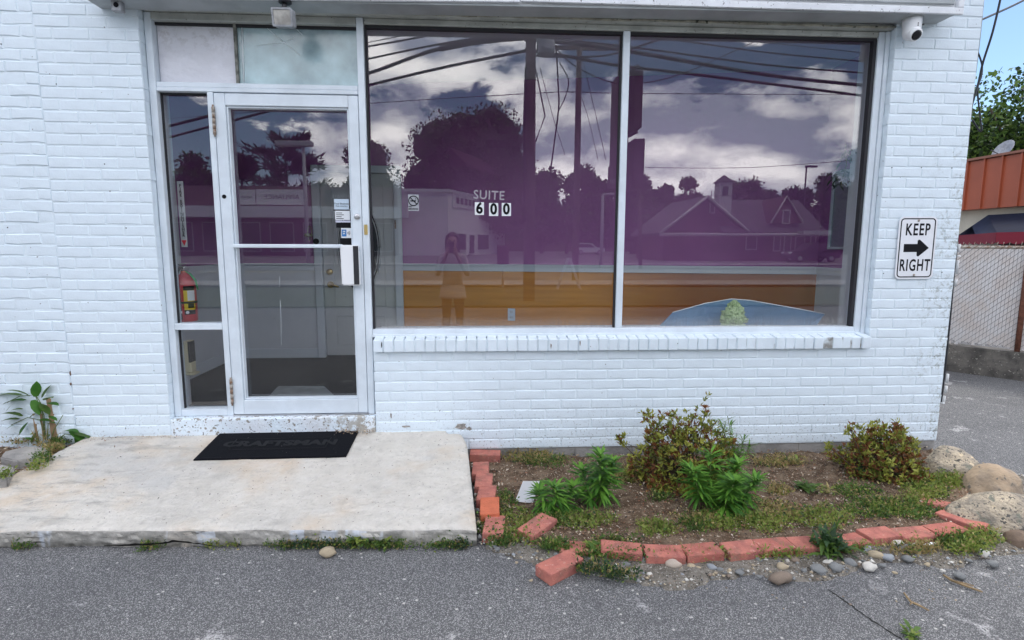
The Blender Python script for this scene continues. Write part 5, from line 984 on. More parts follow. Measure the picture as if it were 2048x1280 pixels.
# ================================================================ beyond the corner: alley, fence, neighbour
def onplane(px, py, p0, dv):
    nrm = Vector((-dv.y, dv.x, 0)); d = ray(px, py); return CAM+d*((p0-CAM).dot(nrm)/d.dot(nrm))
f0, f1 = gd(1895,742), gd(2048,763); fd_ = (f1-f0).normalized(); fn = Vector((-fd_.y, fd_.x, 0)); fn = fn if fn.y > 0 else -fn
def fp(s, off=0, z=0): return f0+fd_*s+fn*off+Vector((0,0,z))
ht = onplane(1960,697,f0,fd_).z; ftop = onplane(1970,492,f0,fd_).z
M_RET = mat('dark_stained_concrete', (.17,.155,.135), rough=.95, col2=(.07,.065,.058), vscale=5, detail=9, bump=.6, bscale=30, speck=[(40,.64,(.30,.28,.24)), (60,.66,(.03,.03,.03))])
b = NB(); slabpoly(b, [(p.x, p.y) for p in (fp(-6), fp(3), fp(3,.22), fp(-6,.22))], -.02, ht); bmesh.ops.bevel(b, geom=b.edges[:], offset=.012, segments=2, affect='EDGES'); tag(part('retaining_wall', b, M_RET), 'dark stained low concrete retaining wall along the alley', 'wall')
fe = tag(empty('chain_link_fence'), 'rusty chain link fence with pale vertical slats on the retaining wall', 'fence')
M_SLAT = mat('faded_slat', (.66,.64,.63), rough=.7, var=.2, vscale=6, col2=(.62,.56,.52)); M_WIRE = mat('fence_wire', (.025,.024,.024), rough=.6)
b = NB(); s = -5.5; zb_ = ht+.06
rr = random.Random(3)
while s < 2.4:
    z0, z1 = zb_-rr.uniform(0,.06), ftop-rr.uniform(-.01,.035); a = fp(s, .10); c = fp(s+.0285, .10); e = fn*.004; vs = []
    for q_ in (a-e, c-e, c+e, a+e): vs.append(b.verts.new((q_.x, q_.y, z0)))
    for q_ in (a-e, c-e, c+e, a+e): vs.append(b.verts.new((q_.x, q_.y, z1)))
    for f in ((0,1,5,4),(1,2,6,5),(2,3,7,6),(3,0,4,7),(4,5,6,7)): b.faces.new([vs[i] for i in f])
    s += .031
part('slats', b, M_SLAT, fe)
b = NB(); H_ = ftop-ht-.03; s = -5.5-H_
while s < 2.5:
    for sg_ in (1, -1):
        s0, s1 = (s, s+H_) if sg_ == 1 else (s+H_, s); of = .088 if sg_ == 1 else .112; lo_, hi_ = fp(s0, of, ht+.03), fp(s1, of, ftop+.02); tube(b, [lo_, hi_], .0017, 3, caps=False)
    s += .062
part('wire_mesh', b, M_WIRE, fe)
b = NB(); tube(b, [fp(-5.5,.105,ftop-.015), fp(2.5,.105,ftop-.015)], .018, 8); part('top_rail', b, M_RUST, fe)
b = NB(); s = -5.5
while s < 2.5: tube(b, [fp(s,.09,ftop), fp(s+.005,.09,ftop+.045)], .003, 3); s += .05
part('wire_barbs', b, M_RUST, fe)
M_RPOST = mat('rust_red_post', (.20,.075,.045), rough=.85, var=.4, vscale=30, bump=.2)
sp0 = (onplane(2040,640,f0,fd_)-f0).dot(fd_)
for s in (sp0, sp0-2.3, sp0-4.6):
    b = NB(); tube(b, [fp(s,.07,ht-.05), fp(s,.07,ftop+.02)], .026, 10); part('post', b, M_RPOST, fe)
# neighbour with an orange metal fascia
XN_ = 11.0
def onx(px, py, X): d = ray(px, py); return CAM+d*((X-CAM.x)/d.x)
ft, fbm = onx(1985,320,XN_).z, onx(1985,418,XN_).z; yl, yr = onx(1900,400,XN_).y+5, onx(2100,400,XN_).y-5
nb_ = tag(empty('neighbour_building'), 'low cream building with an orange ribbed metal fascia beyond the fence', 'building')
M_ORG = mat('orange_metal', (.36,.085,.038), rough=.45, var=.1, vscale=2); M_CREAM = mat('cream_stucco', (.58,.53,.43), rough=.9, var=.12, vscale=3)
b = NB(); box(b, XN_+.02, XN_+8, yr, yl, 0, fbm+.02); part('wall', b, M_CREAM, nb_)
y = yr; k = 0
while y < yl:
    b = NB(); box(b, XN_-.25, XN_+.3, y+.004, y+.41, fbm, ft, .004); part('panel', b, M_ORG, nb_); b = NB(); box(b, XN_-.29, XN_-.2505, y-.018, y+.018, fbm+.01, ft+.01); part('rib', b, M_ORG, nb_); y += .415
b = NB(); box(b, XN_-.31, XN_+8, yr, yl, ft+.011, ft+.06); part('coping', b, mat('coping_brown', (.25,.10,.06), rough=.5), nb_)
b = NB(); box(b, XN_-.02, XN_+.018, onx(2000,480,XN_).y-2.2, onx(1999,480,XN_).y, 0, 2.05); part('dark_doorway', b, mat('doorway_brown', (.05,.018,.015), rough=.5), nb_)
M_NAVY = mat('navy_awning', (.012,.020,.055), rough=.8, var=.2, vscale=5); M_MAR = mat('maroon_valance', (.22,.014,.03), rough=.8)
A0 = onx(1976,430,XN_-.26); E0 = onx(1914,472,XN_-.26); C0 = onx(1994,466,XN_-1.5); B0 = Vector((XN_-.26, C0.y-5, A0.z)); D0 = Vector((XN_-1.5, C0.y-5, C0.z))
aw_ = tag(empty('awning'), 'navy sloping awning with a maroon scalloped valance under the orange fascia', 'awning')
b = NB(); V = [b.verts.new(p) for p in (A0, B0, D0, C0, E0)]; fs = [b.faces.new([V[0], V[3], V[2], V[1]]), b.faces.new([V[0], V[4], V[3]])]; bmesh.ops.solidify(b, geom=fs, thickness=.02); part('canopy', b, M_NAVY, aw_)
def valance(p, q, n):
    b = NB(); prev = None; e = (q-p).normalized(); o_ = Vector((e.y, -e.x, 0)); o_ = o_ if o_.x < 0 else -o_
    for i in range(n*4+1):
        r = p.lerp(q, i/(n*4))+o_*.012; dz = -.17-.035*abs(math.sin(math.pi*i/4)); cur = [b.verts.new(r+w) for w in (Vector((0,0,.01)), Vector((0,0,dz)), -o_*.01+Vector((0,0,dz)), -o_*.01+Vector((0,0,.01)))]
        if prev:
            for k in range(4): b.faces.new([prev[k], cur[k], cur[(k+1)%4], prev[(k+1)%4]])
        prev = cur
    bmesh.ops.recalc_face_normals(b, faces=b.faces[:]); part('valance', b, M_MAR, aw_)
valance(E0, C0, 7); valance(C0, D0, 18)
p = onx(2007,306,XN_+.6); dsh = tag(empty('satellite_dish', (p.x, p.y, ft+.05)), 'grey satellite dish on the orange neighbour roof', 'satellite dish')
b = NB(); lathe(b, [(.01,-.05),(.14,-.03),(.24,.03),(.235,.035),(.13,-.02),(.01,-.04)], 24, mat=Matrix.Translation((0,0,.22)) @ Matrix.Rotation(R_(-60),4,'Y')); part('dish', b, M_CAST, dsh); b = NB(); tube(b, [(.1,0,0),(.05,0,.2)], .02, 8); tube(b, [(-.02,0,.1),(-.3,0,.22)], .01, 6); part('mast', b, M_DRK, dsh)

# ================================================================ trees
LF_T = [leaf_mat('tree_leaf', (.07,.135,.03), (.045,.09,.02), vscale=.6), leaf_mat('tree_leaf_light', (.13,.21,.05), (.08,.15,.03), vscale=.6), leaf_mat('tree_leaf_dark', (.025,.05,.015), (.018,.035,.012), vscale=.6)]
M_BARK = mat('bark', (.10,.08,.06), rough=1, var=.4, vscale=6, bump=.6, bscale=12)
def tree(p, h, w, zlow, nleaf, leaf, label, nclump=16, cat='tree', group='trees across the road', dark=.45, dep=None, seed=0, name='broadleaf_tree', rfac=.62):
    rs = np.random.default_rng(seed+11); root = tag(empty(name, (p.x, p.y, 0)), label, cat, group); dep = dep or w; cz = (h+zlow)/2; hz = (h-zlow)/2
    cd = unit(rs.normal(size=(nclump, 3))); cr = np.where(rs.random(nclump) < .3, rs.uniform(0, .4, nclump), rs.uniform(.45, .80, nclump))[:, None]; C = cd*cr*np.array([w/2, dep/2, hz])+np.array([0, 0, cz]); R = rs.uniform(.26, .42, nclump)*min(w, 2*hz)*rfac
    k = rs.integers(0, nclump, nleaf); d = unit(rs.normal(size=(nleaf, 3))); rad = rs.uniform(.25, 1.05, nleaf)**.6; c = C[k]+d*(R[k]*rad)[:, None]*np.array([1, 1, .85]); dirs = unit(d+rs.normal(size=(nleaf, 3))*.8); nn = unit(rs.normal(size=(nleaf, 3)))
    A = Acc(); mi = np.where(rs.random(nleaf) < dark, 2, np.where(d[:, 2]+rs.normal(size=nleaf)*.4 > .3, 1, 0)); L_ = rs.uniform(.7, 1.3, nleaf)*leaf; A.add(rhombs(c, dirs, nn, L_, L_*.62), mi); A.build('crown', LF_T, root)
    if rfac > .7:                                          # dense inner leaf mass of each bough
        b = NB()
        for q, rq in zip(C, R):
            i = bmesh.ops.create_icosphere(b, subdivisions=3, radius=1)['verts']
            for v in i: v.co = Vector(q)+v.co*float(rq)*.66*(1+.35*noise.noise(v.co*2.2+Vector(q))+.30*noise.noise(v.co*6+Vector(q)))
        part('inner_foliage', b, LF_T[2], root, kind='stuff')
    b = NB(); r0_ = max(.12, w*.03); tube(b, [(0,0,-.1), (.1,0,h*.25), (0,.1,h*.5), (.05,0,h*.75)], [r0_*1.3, r0_, r0_*.7, r0_*.25], 8)
    for i in range(0, nclump, 2): q = Vector(C[i]); tube(b, [(0,0,h*.22+.2*q.z*.6), q*.55+Vector((0,0,q.z*.25)), q], [r0_*.5, r0_*.3, .03], 5, caps=False)
    part('trunk', b, M_BARK, root); return root
pt = CAM + ray(2075, 262)*14.5
tree(Vector((pt.x, pt.y, 0)), 6.3, 5.0, 1.8, 16000, .13, 'leafy green tree rising behind the orange neighbour building', nclump=26, group='trees beyond the alley', dark=.3, seed=5)
pt = CAM + ray(1962, 255)*15.5
tree(Vector((pt.x, pt.y, 0)), 5.6, 1.9, 2.0, 5000, .12, 'darker slim tree between the brick corner and the big alley tree', nclump=12, group='trees beyond the alley', dark=.6, seed=9)
pt = CAM + ray(2000, 265)*20
tree(Vector((pt.x, pt.y, 0)), 6.6, 5.0, 1.0, 7000, .16, 'hazy green tree farther back beyond the alley', nclump=18, group='trees beyond the alley', dark=.3, seed=2)

# ================================================================ the street in front of the shop (seen mirrored in the panes)
def ftree(px0, px1, ytop, d, label, nleaf=5000, zlow=None, seed=0, ybot=None, **kw):
    a, c = rf(px0, ytop, d), rf(px1, ytop, d); w = abs(c.x-a.x); h = a.z; zl = zlow if zlow is not None else (rf(px0, ybot, d).z if ybot else h*.25)
    return tree(Vector(((a.x+c.x)/2, a.y, 0)), h, w*1.04, zl, nleaf, .0092*d*kw.pop('ls', 1), label, seed=seed, dep=min(w, 9), rfac=.74, **kw)
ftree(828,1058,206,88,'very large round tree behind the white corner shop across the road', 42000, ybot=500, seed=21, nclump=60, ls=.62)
ftree(664,790,265,86,'round tree left of the very large one across the road', 14000, ybot=500, seed=22, nclump=28, ls=.6)
ftree(330,425,295,86,'bushy tree behind the appliance shop across the road', 6000, ybot=500, seed=23, nclump=22, ls=.8)
def conifer(px0, px1, ytop, d, label, seed):
    rs = np.random.default_rng(seed); a, c = rf(px0, ytop, d), rf(px1, ytop, d); w = abs(c.x-a.x); h = a.z; root = tag(empty('conifer_tree', ((a.x+c.x)/2, a.y, 0)), label, 'tree', 'trees across the road'); A = Acc(); b = NB(); tube(b, [(0,0,-.1),(0,.1,h*.6),(0,0,h*.97)], [.35,.22,.05], 8)
    for i in range(46):
        t = rs.uniform(.12, .98); z = h*t; L_ = w/2*(1.05-.55*t)*rs.uniform(.55, 1.1); az_ = rs.uniform(0, 6.28); d_ = np.array([math.cos(az_), math.sin(az_), rs.uniform(.0, .55)]); q0 = np.array([0, 0, z*.93]); q1 = q0+d_*L_
        tube(b, [q0, (q0+q1)/2+np.array([0,0,-.1]), q1], [.09,.06,.02], 4, caps=False); n = 130; s_ = rs.uniform(.2, 1.05, n); c_ = q0+np.outer(s_, q1-q0)+rs.normal(size=(n, 3))*np.array([.35,.35,.16])*L_*.30; dd = unit(d_+rs.normal(size=(n, 3))*.5+np.array([0,0,.35])); A.add(rhombs(c_, dd, unit(rs.normal(size=(n, 3))), rs.uniform(.5, 1.0, n)*d/54, .16*d/54), 2)
    A.build('crown', LF_T, root); part('trunk', b, M_BARK, root)
conifer(470,665,262,86,'tall open branched conifer behind the appliance shop', 31)
conifer(440,520,300,88,'lower conifer left of the tall open branched one', 33)
for i, (x0, x1, yt, sd) in enumerate(((1040,1130,318,41),(1110,1190,312,42),(1165,1240,322,43),(1235,1300,318,44),(1290,1350,352,45),(1335,1405,345,46),(1390,1460,338,47),(1438,1530,316,48),(1515,1580,342,49),(1565,1630,346,50),(1615,1700,336,51),(1680,1770,334,52))):
    ftree(x0, x1, yt, 92, 'tree number of the far row, %s' % ('',) if False else 'tree in the far row across the road, %s' % ('behind the white car','between the two utility poles','left of the sign pylon','right of the sign pylon','left of the gabled house','over the left eave of the gabled house','left of the cupola','tallest, behind the cupola','over the right wing of the house','behind the house gable end','right of the gabled house','at the right end of the row')[i], 6500, zlow=.2, seed=sd, ls=.6, nclump=14)
for i, (x0, x1) in enumerate(((1020,1110),(1090,1180),(1160,1250),(1230,1330),(1625,1720),(1690,1790))):
    ftree(x0, x1, 392+i*3, 90, 'lower dark tree %s' % ('right of the white corner shop','behind the parked white car','behind the street lamp','behind the leaning pole','right of the gabled house','at the right end of the road')[i], 2600, zlow=0, seed=60+i, dark=.7, nclump=14, ls=.9)
# white corner shop
M_WST = mat('white_stucco', (.76,.75,.73), rough=.9, var=.1, vscale=.5); M_SHOPG = mat('shop_glass_dark', (.05,.055,.065), rough=.1); M_FSC = mat('canopy_white', (.7,.7,.7), rough=.6); M_PURA = mat('wine_awning', (.10,.03,.06), rough=.8)
ca, cb, cl = rf(895,380,72), rf(1010,405,92), rf(742,382,72)
ws = tag(empty('corner_shop'), 'white flat roofed corner shop with a dark awning across the road', 'building')
hw = ca.z; b = NB(); slabpoly(b, [(cl.x, cl.y), (ca.x, ca.y), (cb.x, cb.y), (cl.x, cb.y)], 0, hw); part('wall', b, M_WST, ws)
dv = (cb-ca); dv.z = 0; Lr = dv.length; dv.normalize(); nv = Vector((-dv.y, dv.x, 0)); nv = nv if nv.y > 0 else -nv
def rface(bm, s0, s1, z0, z1, o0, o1): slabpoly(bm, [(q.x, q.y) for q in (ca+dv*s0+nv*o0, ca+dv*s1+nv*o0, ca+dv*s1+nv*o1, ca+dv*s0+nv*o1)], z0, z1)
b = NB(); box(b, cl.x-.1, ca.x+.1, ca.y, ca.y+.25, hw-.28, hw+.1); rface(b, .1, Lr, hw-.28, hw+.1, .0, .25); part('parapet_cap', b, M_FSC, ws)
for s0, s1, z0, z1, nm in ((1.5,5.5,.6,3.0,'window'),(6.5,8.4,.1,2.9,'door'),(9.5,14,.6,3.0,'window')):
    b = NB(); rface(b, s0, s1, z0, z1, .01, .12); w_ = part(nm, b, M_FSC, ws); b = NB(); rface(b, s0+.15, s1-.15, z0+.15, z1-.15, .121, .16); part('pane', b, M_SHOPG, w_)
b = NB(); a0, a1 = ca+dv*.6+nv*.05, ca+dv*15+nv*.05; V = [b.verts.new(p+Vector((0,0,z))) for p, z in ((a0,5.3),(a1,5.3),(a1+nv*2.2,3.2),(a0+nv*2.2,3.2),(a1+nv*2.2,2.9),(a0+nv*2.2,2.9))]; fs = [b.faces.new([V[0],V[1],V[2],V[3]]), b.faces.new([V[3],V[2],V[4],V[5]])]; V2 = b.verts.new(a0+Vector((0,0,2.9))); fs.append(b.faces.new([V[0],V[3],V[5],V2])); bmesh.ops.solidify(b, geom=fs, thickness=.05); part('awning', b, M_PURA, ws)
def street_text(txt, size, p, m, parent, rz=math.pi, **kw):
    o = part('lettering', letters(txt, size, **kw), m, parent); o.location = p; o.rotation_euler = (0, 0, rz)
arz = math.atan2(-dv.y, -dv.x); q = ca+dv*5.6+nv*.2; b = NB(); rface(b, 1.2, 9.5, 6.2, 8.0, .02, .16); sb = part('sign_board', b, M_FSC, ws); b = NB()
for k in range(5): rface(b, 2.3+k*1.35, 3.2+k*1.35, 6.7, 7.5, .161, .18)
part('worn_letters', b, M_DRK, sb)
# appliance shop row
la, lb = rf(180,372,71), rf(792,372,71); yy = la.y
ap = tag(empty('appliance_shop'), 'long low appliance repair shop with a white canopy across the road', 'building'); hs_ = rf(500,372,71).z
b = NB(); box(b, la.x, lb.x, yy-12, yy, 0, hs_); part('wall', b, mat('plum_brick', (.20,.13,.13), rough=.9, var=.2, vscale=1), ap)
z0, z1 = rf(500,436,71).z, rf(500,414,71).z; b = NB(); box(b, la.x, lb.x+1.5, yy+.01, yy+2.2, z0, z1); part('canopy', b, M_FSC, ap)
for k in range(9):
    x = la.x+(lb.x-la.x)*(k+.15)/9; b = NB(); box(b, x, x+2.9, yy+.005, yy+.06, .5, z0-.5); w_ = part('window', b, M_FSC, ap); b = NB(); box(b, x+.12, x+2.78, yy+.061, yy+.09, .62, z0-.62); part('pane', b, M_SHOPG, w_)
for x0, x1, tx in ((512,612,'APPLIANCE'),(650,712,'REPAIR'),(476,508,'REPAIR')):
    p0, p1 = rf(x0,409,70.6), rf(x1,379,70.6); b = NB(); box(b, min(p0.x,p1.x), max(p0.x,p1.x), yy+.02, yy+.2, p0.z, p1.z); sb = part('sign_board', b, M_FSC if x0 != 650 else M_SHOPG, ap); street_text(tx, abs(p1.x-p0.x)/len(tx)*1.25, ((p0.x+p1.x)/2, yy+.21, (p0.z+p1.z)/2), M_DRK if x0 != 650 else M_FSC, sb)
# gabled house
hd_ = 52
def hp(px, py): return rf(px, py, hd_)
hs = tag(empty('gabled_house'), 'dark gabled house with a white cupola and front dormer across the road', 'house'); yh = hp(1400,450).y
M_SID = mat('dark_red_siding', (.13,.06,.06), rough=.9, var=.2, vscale=1); M_ROOF = mat('slate_roof', (.12,.11,.125), rough=.9, var=.25, vscale=2); M_HTR = mat('house_trim', (.62,.60,.58), rough=.6)
xl, xm, xr = hp(1322,455).x, hp(1492,455).x, hp(1640,455).x; ze = hp(1400,462).z; zp = hp(1420,392).z; xp = (xl+xm)/2
b = NB(); box(b, xl+.3, xr-.2, yh-9, yh, 0, ze); prism(b, [(xl+.3,ze),(xm-.3,ze),(xp,zp-.25)], yh-9, yh-.01); part('wall', b, M_SID, hs)
b = NB()
for sgn, xe in ((-1, xl-.3), (1, xm+.3)): prism(b, [(xp,zp),(xe,ze-.2),(xe,ze-.42),(xp,zp-.25)], yh-9.5, yh+.6)
wr = [(yh+.9, ze-.1), (yh-4.5, hp(1560,392).z), (yh-9.5, ze-.1)]
V = [[b.verts.new((x, y, z)) for y, z in wr] for x in (xp+1.5, xr+.3)]
for i in (0, 1): b.faces.new([V[0][i], V[1][i], V[1][i+1], V[0][i+1]])
rf_ = part('roof', b, M_ROOF, hs)
b = NB()
for xe in (xl-.3, xm+.3): tube(b, [(xp, yh+.62, zp-.08), (xe, yh+.62, ze-.28)], .13, 4)
tube(b, [(xl-.3, yh+.65, ze-.35), (xr+.3, yh+.95, ze-.3)], .16, 4); part('eaves_trim', b, M_HTR, hs)
c0_, c1_ = hp(1447,395), hp(1474,363); b = NB(); xc = (c0_.x+c1_.x)/2; wc = abs(c1_.x-c0_.x)/2; yc = yh-1.5; box(b, xc-wc, xc+wc, yc-wc, yc+wc, zp-2.0, c1_.z); cu = part('cupola', b, M_HTR, hs)
b = NB(); lathe(b, [(wc*1.75, c1_.z),(wc*1.6, c1_.z+.12),(.04, hp(1460,346).z)], 4, mat=Matrix.Translation((xc,yc,0)) @ Matrix.Rotation(R_(45),4,'Z'), smooth=False); part('cupola_roof', b, M_ROOF, cu)
b = NB(); box(b, xc-wc*.55, xc+wc*.35, yc+wc, yc+wc+.04, c1_.z-1.2, c1_.z-.35); part('louvre', b, M_SHOPG, cu)
d0_, d1_, dp_ = hp(1538,446), hp(1602,446), hp(1570,393); b = NB(); prism(b, [(d0_.x,d0_.z),(d1_.x,d1_.z),(dp_.x,dp_.z)], yh-4, yh+.3); dm = part('dormer', b, M_SID, hs)
b = NB(); tube(b, [(d0_.x,yh+.36,d0_.z),(dp_.x,yh+.36,dp_.z),(d1_.x,yh+.36,d1_.z)], .12, 4); part('dormer_trim', b, M_HTR, dm)
for x0, y0, x1, y1 in ((1560,420,1577,448),(1418,405,1430,427),(1490,462,1515,500),(1545,468,1562,503),(1566,468,1583,503),(1588,472,1610,505),(1618,470,1632,505)):
    p0, p1 = hp(x0,y1), hp(x1,y0); yo = yh+.305 if y0 == 420 else yh+.005; b = NB(); box(b, min(p0.x,p1.x), max(p0.x,p1.x), yo, yo+.08, p0.z, p1.z); w_ = part('window', b, M_HTR, hs); b = NB(); box(b, min(p0.x,p1.x)+.1, max(p0.x,p1.x)-.1, yo+.081, yo+.1, p0.z+.1, p1.z-.1); part('pane', b, M_SHOPG, w_)
b = NB(); box(b, hp(1585,470).x, hp(1640,470).x, yh+.02, yh+1.8, hp(1600,470).z, hp(1600,462).z); part('porch_roof', b, M_HTR, hs)
# street furniture
M_POLE = mat('pole_wood', (.16,.125,.10), rough=.95, var=.4, vscale=8, bump=.4, stretch=(1,1,.15)); M_GALV = mat('galvanised', (.45,.46,.47), rough=.5)
def pole(px, py, d, r, h, label, name='utility_pole', lean=0, m=M_POLE):
    p = rf(px, py, d); b = NB(); tube(b, [(p.x,p.y,-.2),(p.x+lean*.5,p.y,h*.5),(p.x+lean,p.y,h)], [r*1.15,r,r*.8], 12); root = tag(empty(name, (p.x,p.y,0)), label, 'pole', 'poles along the street'); o = part('shaft', b, m, root); o.location = -root.location; return root, p
up1, pp1 = pole(1060,300,14,.13,9.0,'thick wooden utility pole on the grass verge')
b = NB(); box(b, -1.2, 1.2, -.06, .06, 7.6, 7.75); box(b, -.9, .9, -.06, .06, 6.35, 6.45); part('crossarm', b, M_POLE, up1)
b = NB(); lathe(b, [(.2,5.5),(.22,5.6),(.22,6.3),(.12,6.4)], 14, mat=Matrix.Translation((.35,.1,.4))); part('transformer', b, M_GALV, up1)
b = NB(); tube(b, [(-.12,.12,5.6),(-.16,.14,4.2),(-.13,.13,2)], .035, 6); tube(b, [(.1,.14,5.6),(.34,.16,4.5),(.12,.14,3.9)], .018, 6); part('riser_cable', b, M_CAB, up1)
up2, pp2 = pole(1155,300,22,.12,11,'slimmer wooden utility pole behind the thick one'); b = NB(); box(b, -1.1, 1.1, -.06, .06, 8.7, 8.83); part('crossarm', b, M_POLE, up2)
pole(1285,420,34,.11,7.2,'short leaning wooden pole by the gabled house', lean=-.35)
sl_, ps = pole(1205,420,36,.10,4.6,'grey street lamp with a short arm', 'street_lamp', m=M_GALV); b = NB(); tube(b, [(0,0,4.5),(-.0,0,4.62),(.55,0,4.7)], .06, 6); box(b, .4, 1.0, -.15, .15, 4.62, 4.74, .02); part('lamp_head', b, M_GALV, sl_)
sl2, ps2 = pole(1607,420,62,.10,rf(1607,333,62).z,'tall thin lamp post behind the gabled house', 'street_lamp', m=M_DRK); b = NB(); box(b, -.1, 1.2, -.15, .15, rf(1607,333,62).z-.1, rf(1607,333,62).z+.12, .02); part('lamp_head', b, M_DRK, sl2)
sl3, ps3 = pole(612,420,40,.14,rf(612,292,40).z,'lamp post with a flat square head over the appliance shop', 'street_lamp', m=M_GALV); p0, p1 = rf(552,290,40), rf(625,282,40); b = NB(); zt = rf(612,286,40).z; box(b, p0.x-ps3.x, p1.x-ps3.x, -.3, .3, zt-.22, zt+.1, .04); part('lamp_head', b, M_GALV, sl3)
# pylon sign
M_PYL = mat('dark_sign_metal', (.06,.03,.035), rough=.6, var=.3, vscale=3)
pb0 = rf(1250,300,16); py = tag(empty('sign_pylon', (pb0.x, pb0.y, 0)), 'dark pylon with two stacked hanging sign boxes by the road', 'sign')
def pyl(x0, y0, x1, y1, nm, m, dep=.5, off=0):
    p0, p1 = rf(x0,y1,16), rf(x1,y0,16); b = NB(); box(b, min(p0.x,p1.x)-pb0.x, max(p0.x,p1.x)-pb0.x, -dep/2+off, dep/2+off, p0.z, p1.z, .015); return part(nm, b, m, py)
pyl(1246,140,1256,600,'post', M_PYL, .14); b1 = pyl(1226,156,1244.5,330,'sign_box', M_PYL, .9); b2 = pyl(1258,150,1278,262,'sign_box', M_PYL, .9); b3 = pyl(1256.5,283,1281,380,'sign_box', M_PYL, .9); pyl(1222,330,1245,378,'sign_box', M_PYL, .9)
for (xa, ya, xb, yb) in ((1256,150,1277,131),(1256,272,1275,263)):
    b = NB(); tube(b, [rf(xa,ya,16)-pb0.xyz*Vector((1,1,0)).length*0-Vector((pb0.x,pb0.y,0)), rf(xb,yb,16)-Vector((pb0.x,pb0.y,0))], .05, 8); part('bracket', b, M_PYL, py)
p = rf(1233,362,15.4); street_text('1301', .17, (p.x-pb0.x, .47, p.z), M_FSC, py)
# A frame board, small post sign, cars
pa = rf(1137,580,17.8); af = tag(empty('sandwich_board', (pa.x, pa.y, .02)), 'white sandwich board standing by the sidewalk', 'sign board'); zt = rf(1137,517,17.8).z
for s in (-1, 1):
    b = NB(); V = [b.verts.new(v) for v in ((s*.03,-.3,zt),(s*.03,.3,zt),(s*.38,.3,0),(s*.38,-.3,0))]; f = b.faces.new(V); bmesh.ops.solidify(b, geom=[f], thickness=.035); part('panel', b, M_WHT, af)
pq = rf(1006,575,19); ss = tag(empty('post_sign', (pq.x, pq.y, .0)), 'small square sign on a post beside the thick utility pole', 'sign'); zz0, zz1 = rf(1006,530,19).z, rf(1006,491,19).z; b = NB(); box(b, -.2, .2, -.03, .03, zz0, zz1, .01); part('plate', b, M_PURA, ss); b = NB(); tube(b, [(0,-.05,0),(0,-.05,zz0+.2)], .04, 8); part('post', b, M_GALV, ss)
M_TYRE = mat('tyre', (.02,.02,.02), rough=.9)
def car(px, py, d, label, m, flip=1, rz=0):
    p = rf(px, py, d); r = tag(empty('parked_car', (p.x, p.y, 0), rz), label, 'car'); prof = [(-2.2,.35),(-2.25,.8),(-2.15,1.0),(-1.95,1.62),(-1.6,1.72),(.2,1.70),(1.0,1.08),(2.05,.95),(2.25,.7),(2.2,.35)]; prof = [(x*flip, z) for x, z in prof]
    b = NB(); prism(b, prof, -.88, .88); bmesh.ops.bevel(b, geom=b.edges[:], offset=.05, segments=2, affect='EDGES'); part('body', b, m, r)
    b = NB(); 
    for sy in (-.885, .885): prism(b, [(x*flip, z) for x, z in ((-1.75,1.05),(-1.7,1.55),(.1,1.55),(.75,1.08))], sy-.01, sy+.01)
    part('side_window', b, M_SHOPG, r)
    for sx in (-1.4, 1.42):
        for sy in (-.8, .8): b = NB(); lathe(b, [(.33,-.1),(.35,-.08),(.35,.08),(.33,.1)], 18, mat=Matrix.Translation((sx*flip,sy,.35)) @ Matrix.Rotation(R_(90),4,'X')); w_ = part('wheel', b, M_TYRE, r); b = NB(); lathe(b, [(.2,-.115),(.2,.115)], 12, mat=Matrix.Translation((sx*flip,sy,.35)) @ Matrix.Rotation(R_(90),4,'X')); part('rim', b, M_GALV, w_)
    for sy in (-.6, .6): b = NB(); box(b, 2.1*flip-.12, 2.1*flip+.12, sy-.2, sy+.2, .72, .88, .02); part('headlight', b, M_CARD, r)
car(1178,503,84,'white sport utility car parked beyond the road', M_WHT)
car(1620,515,48,'dark car parked in front of the gabled house', M_DRK, flip=-1)
car(1508,520,56,'grey car before the gabled house', M_GALV, flip=-1, rz=.5)
# overhead wires
def wire(pts, r, label, n=18):                            # (px, py, dist) ends; the span hangs in a shallow curve
    b = NB(); P = [rf(x, y, d) for x, y, d in pts]; out = []
    for i in range(len(P)-1):
        a = P[max(i-1,0)]; b_, c = P[i], P[i+1]; d_ = P[min(i+2,len(P)-1)]
        for k in range(6): t = k/6; out.append(.5*((2*b_)+(c-a)*t+(2*a-5*b_+4*c-d_)*t*t+(3*b_-a-3*c+d_)*t**3))
    out.append(P[-1]); tube(b, out, r, 6); tag(part('overhead_wire', b, M_CAB), label, 'wire', 'overhead wires along the street')
wire([(300,262,20),(480,215,18),(640,165,16.5),(735,147,16),(880,97,15),(1050,72,14)], .045, 'thick bundled overhead cable coming from the left to the thick pole')
wire([(300,285,20),(470,240,18),(735,171,16),(900,132,15),(1050,102,14)], .036, 'lower thick overhead cable left of the thick pole')
wire([(735,118,16),(880,88,15),(1050,62,14)], .025, 'upper thin overhead cable left of the thick pole')
wire([(880,97,14.9),(960,82,14.5),(1050,74,14.1)], .075, 'thick splice casing on the bundled cable beside the pole')
wire([(735,93,17),(830,76,16),(900,60,15)], .025, 'overhead wire leaving over the window top at left'); wire([(735,85,17),(850,62,16)], .012, 'thin overhead wire at the top left of the window')
wire([(300,240,40),(735,207,32),(1060,187,24),(1155,184,22),(1300,187,24),(1800,190,36)], .016, 'thin straight wire crossing between both utility poles')
wire([(1050,100,14),(1130,112,14.3),(1245,132,15),(1400,150,16),(1740,193,18),(1900,212,19)], .040, 'lower thick overhead cable right of the thick pole')
wire([(1050,78,14),(1130,85,14.3),(1245,100,15),(1536,150,17),(1740,172,18),(1900,190,19)], .052, 'thick bundled overhead cable running off to the right')
wire([(1050,74,14),(1245,92,15),(1536,130,17),(1740,147,18),(1900,165,19)], .026, 'middle overhead cable right of the thick pole')
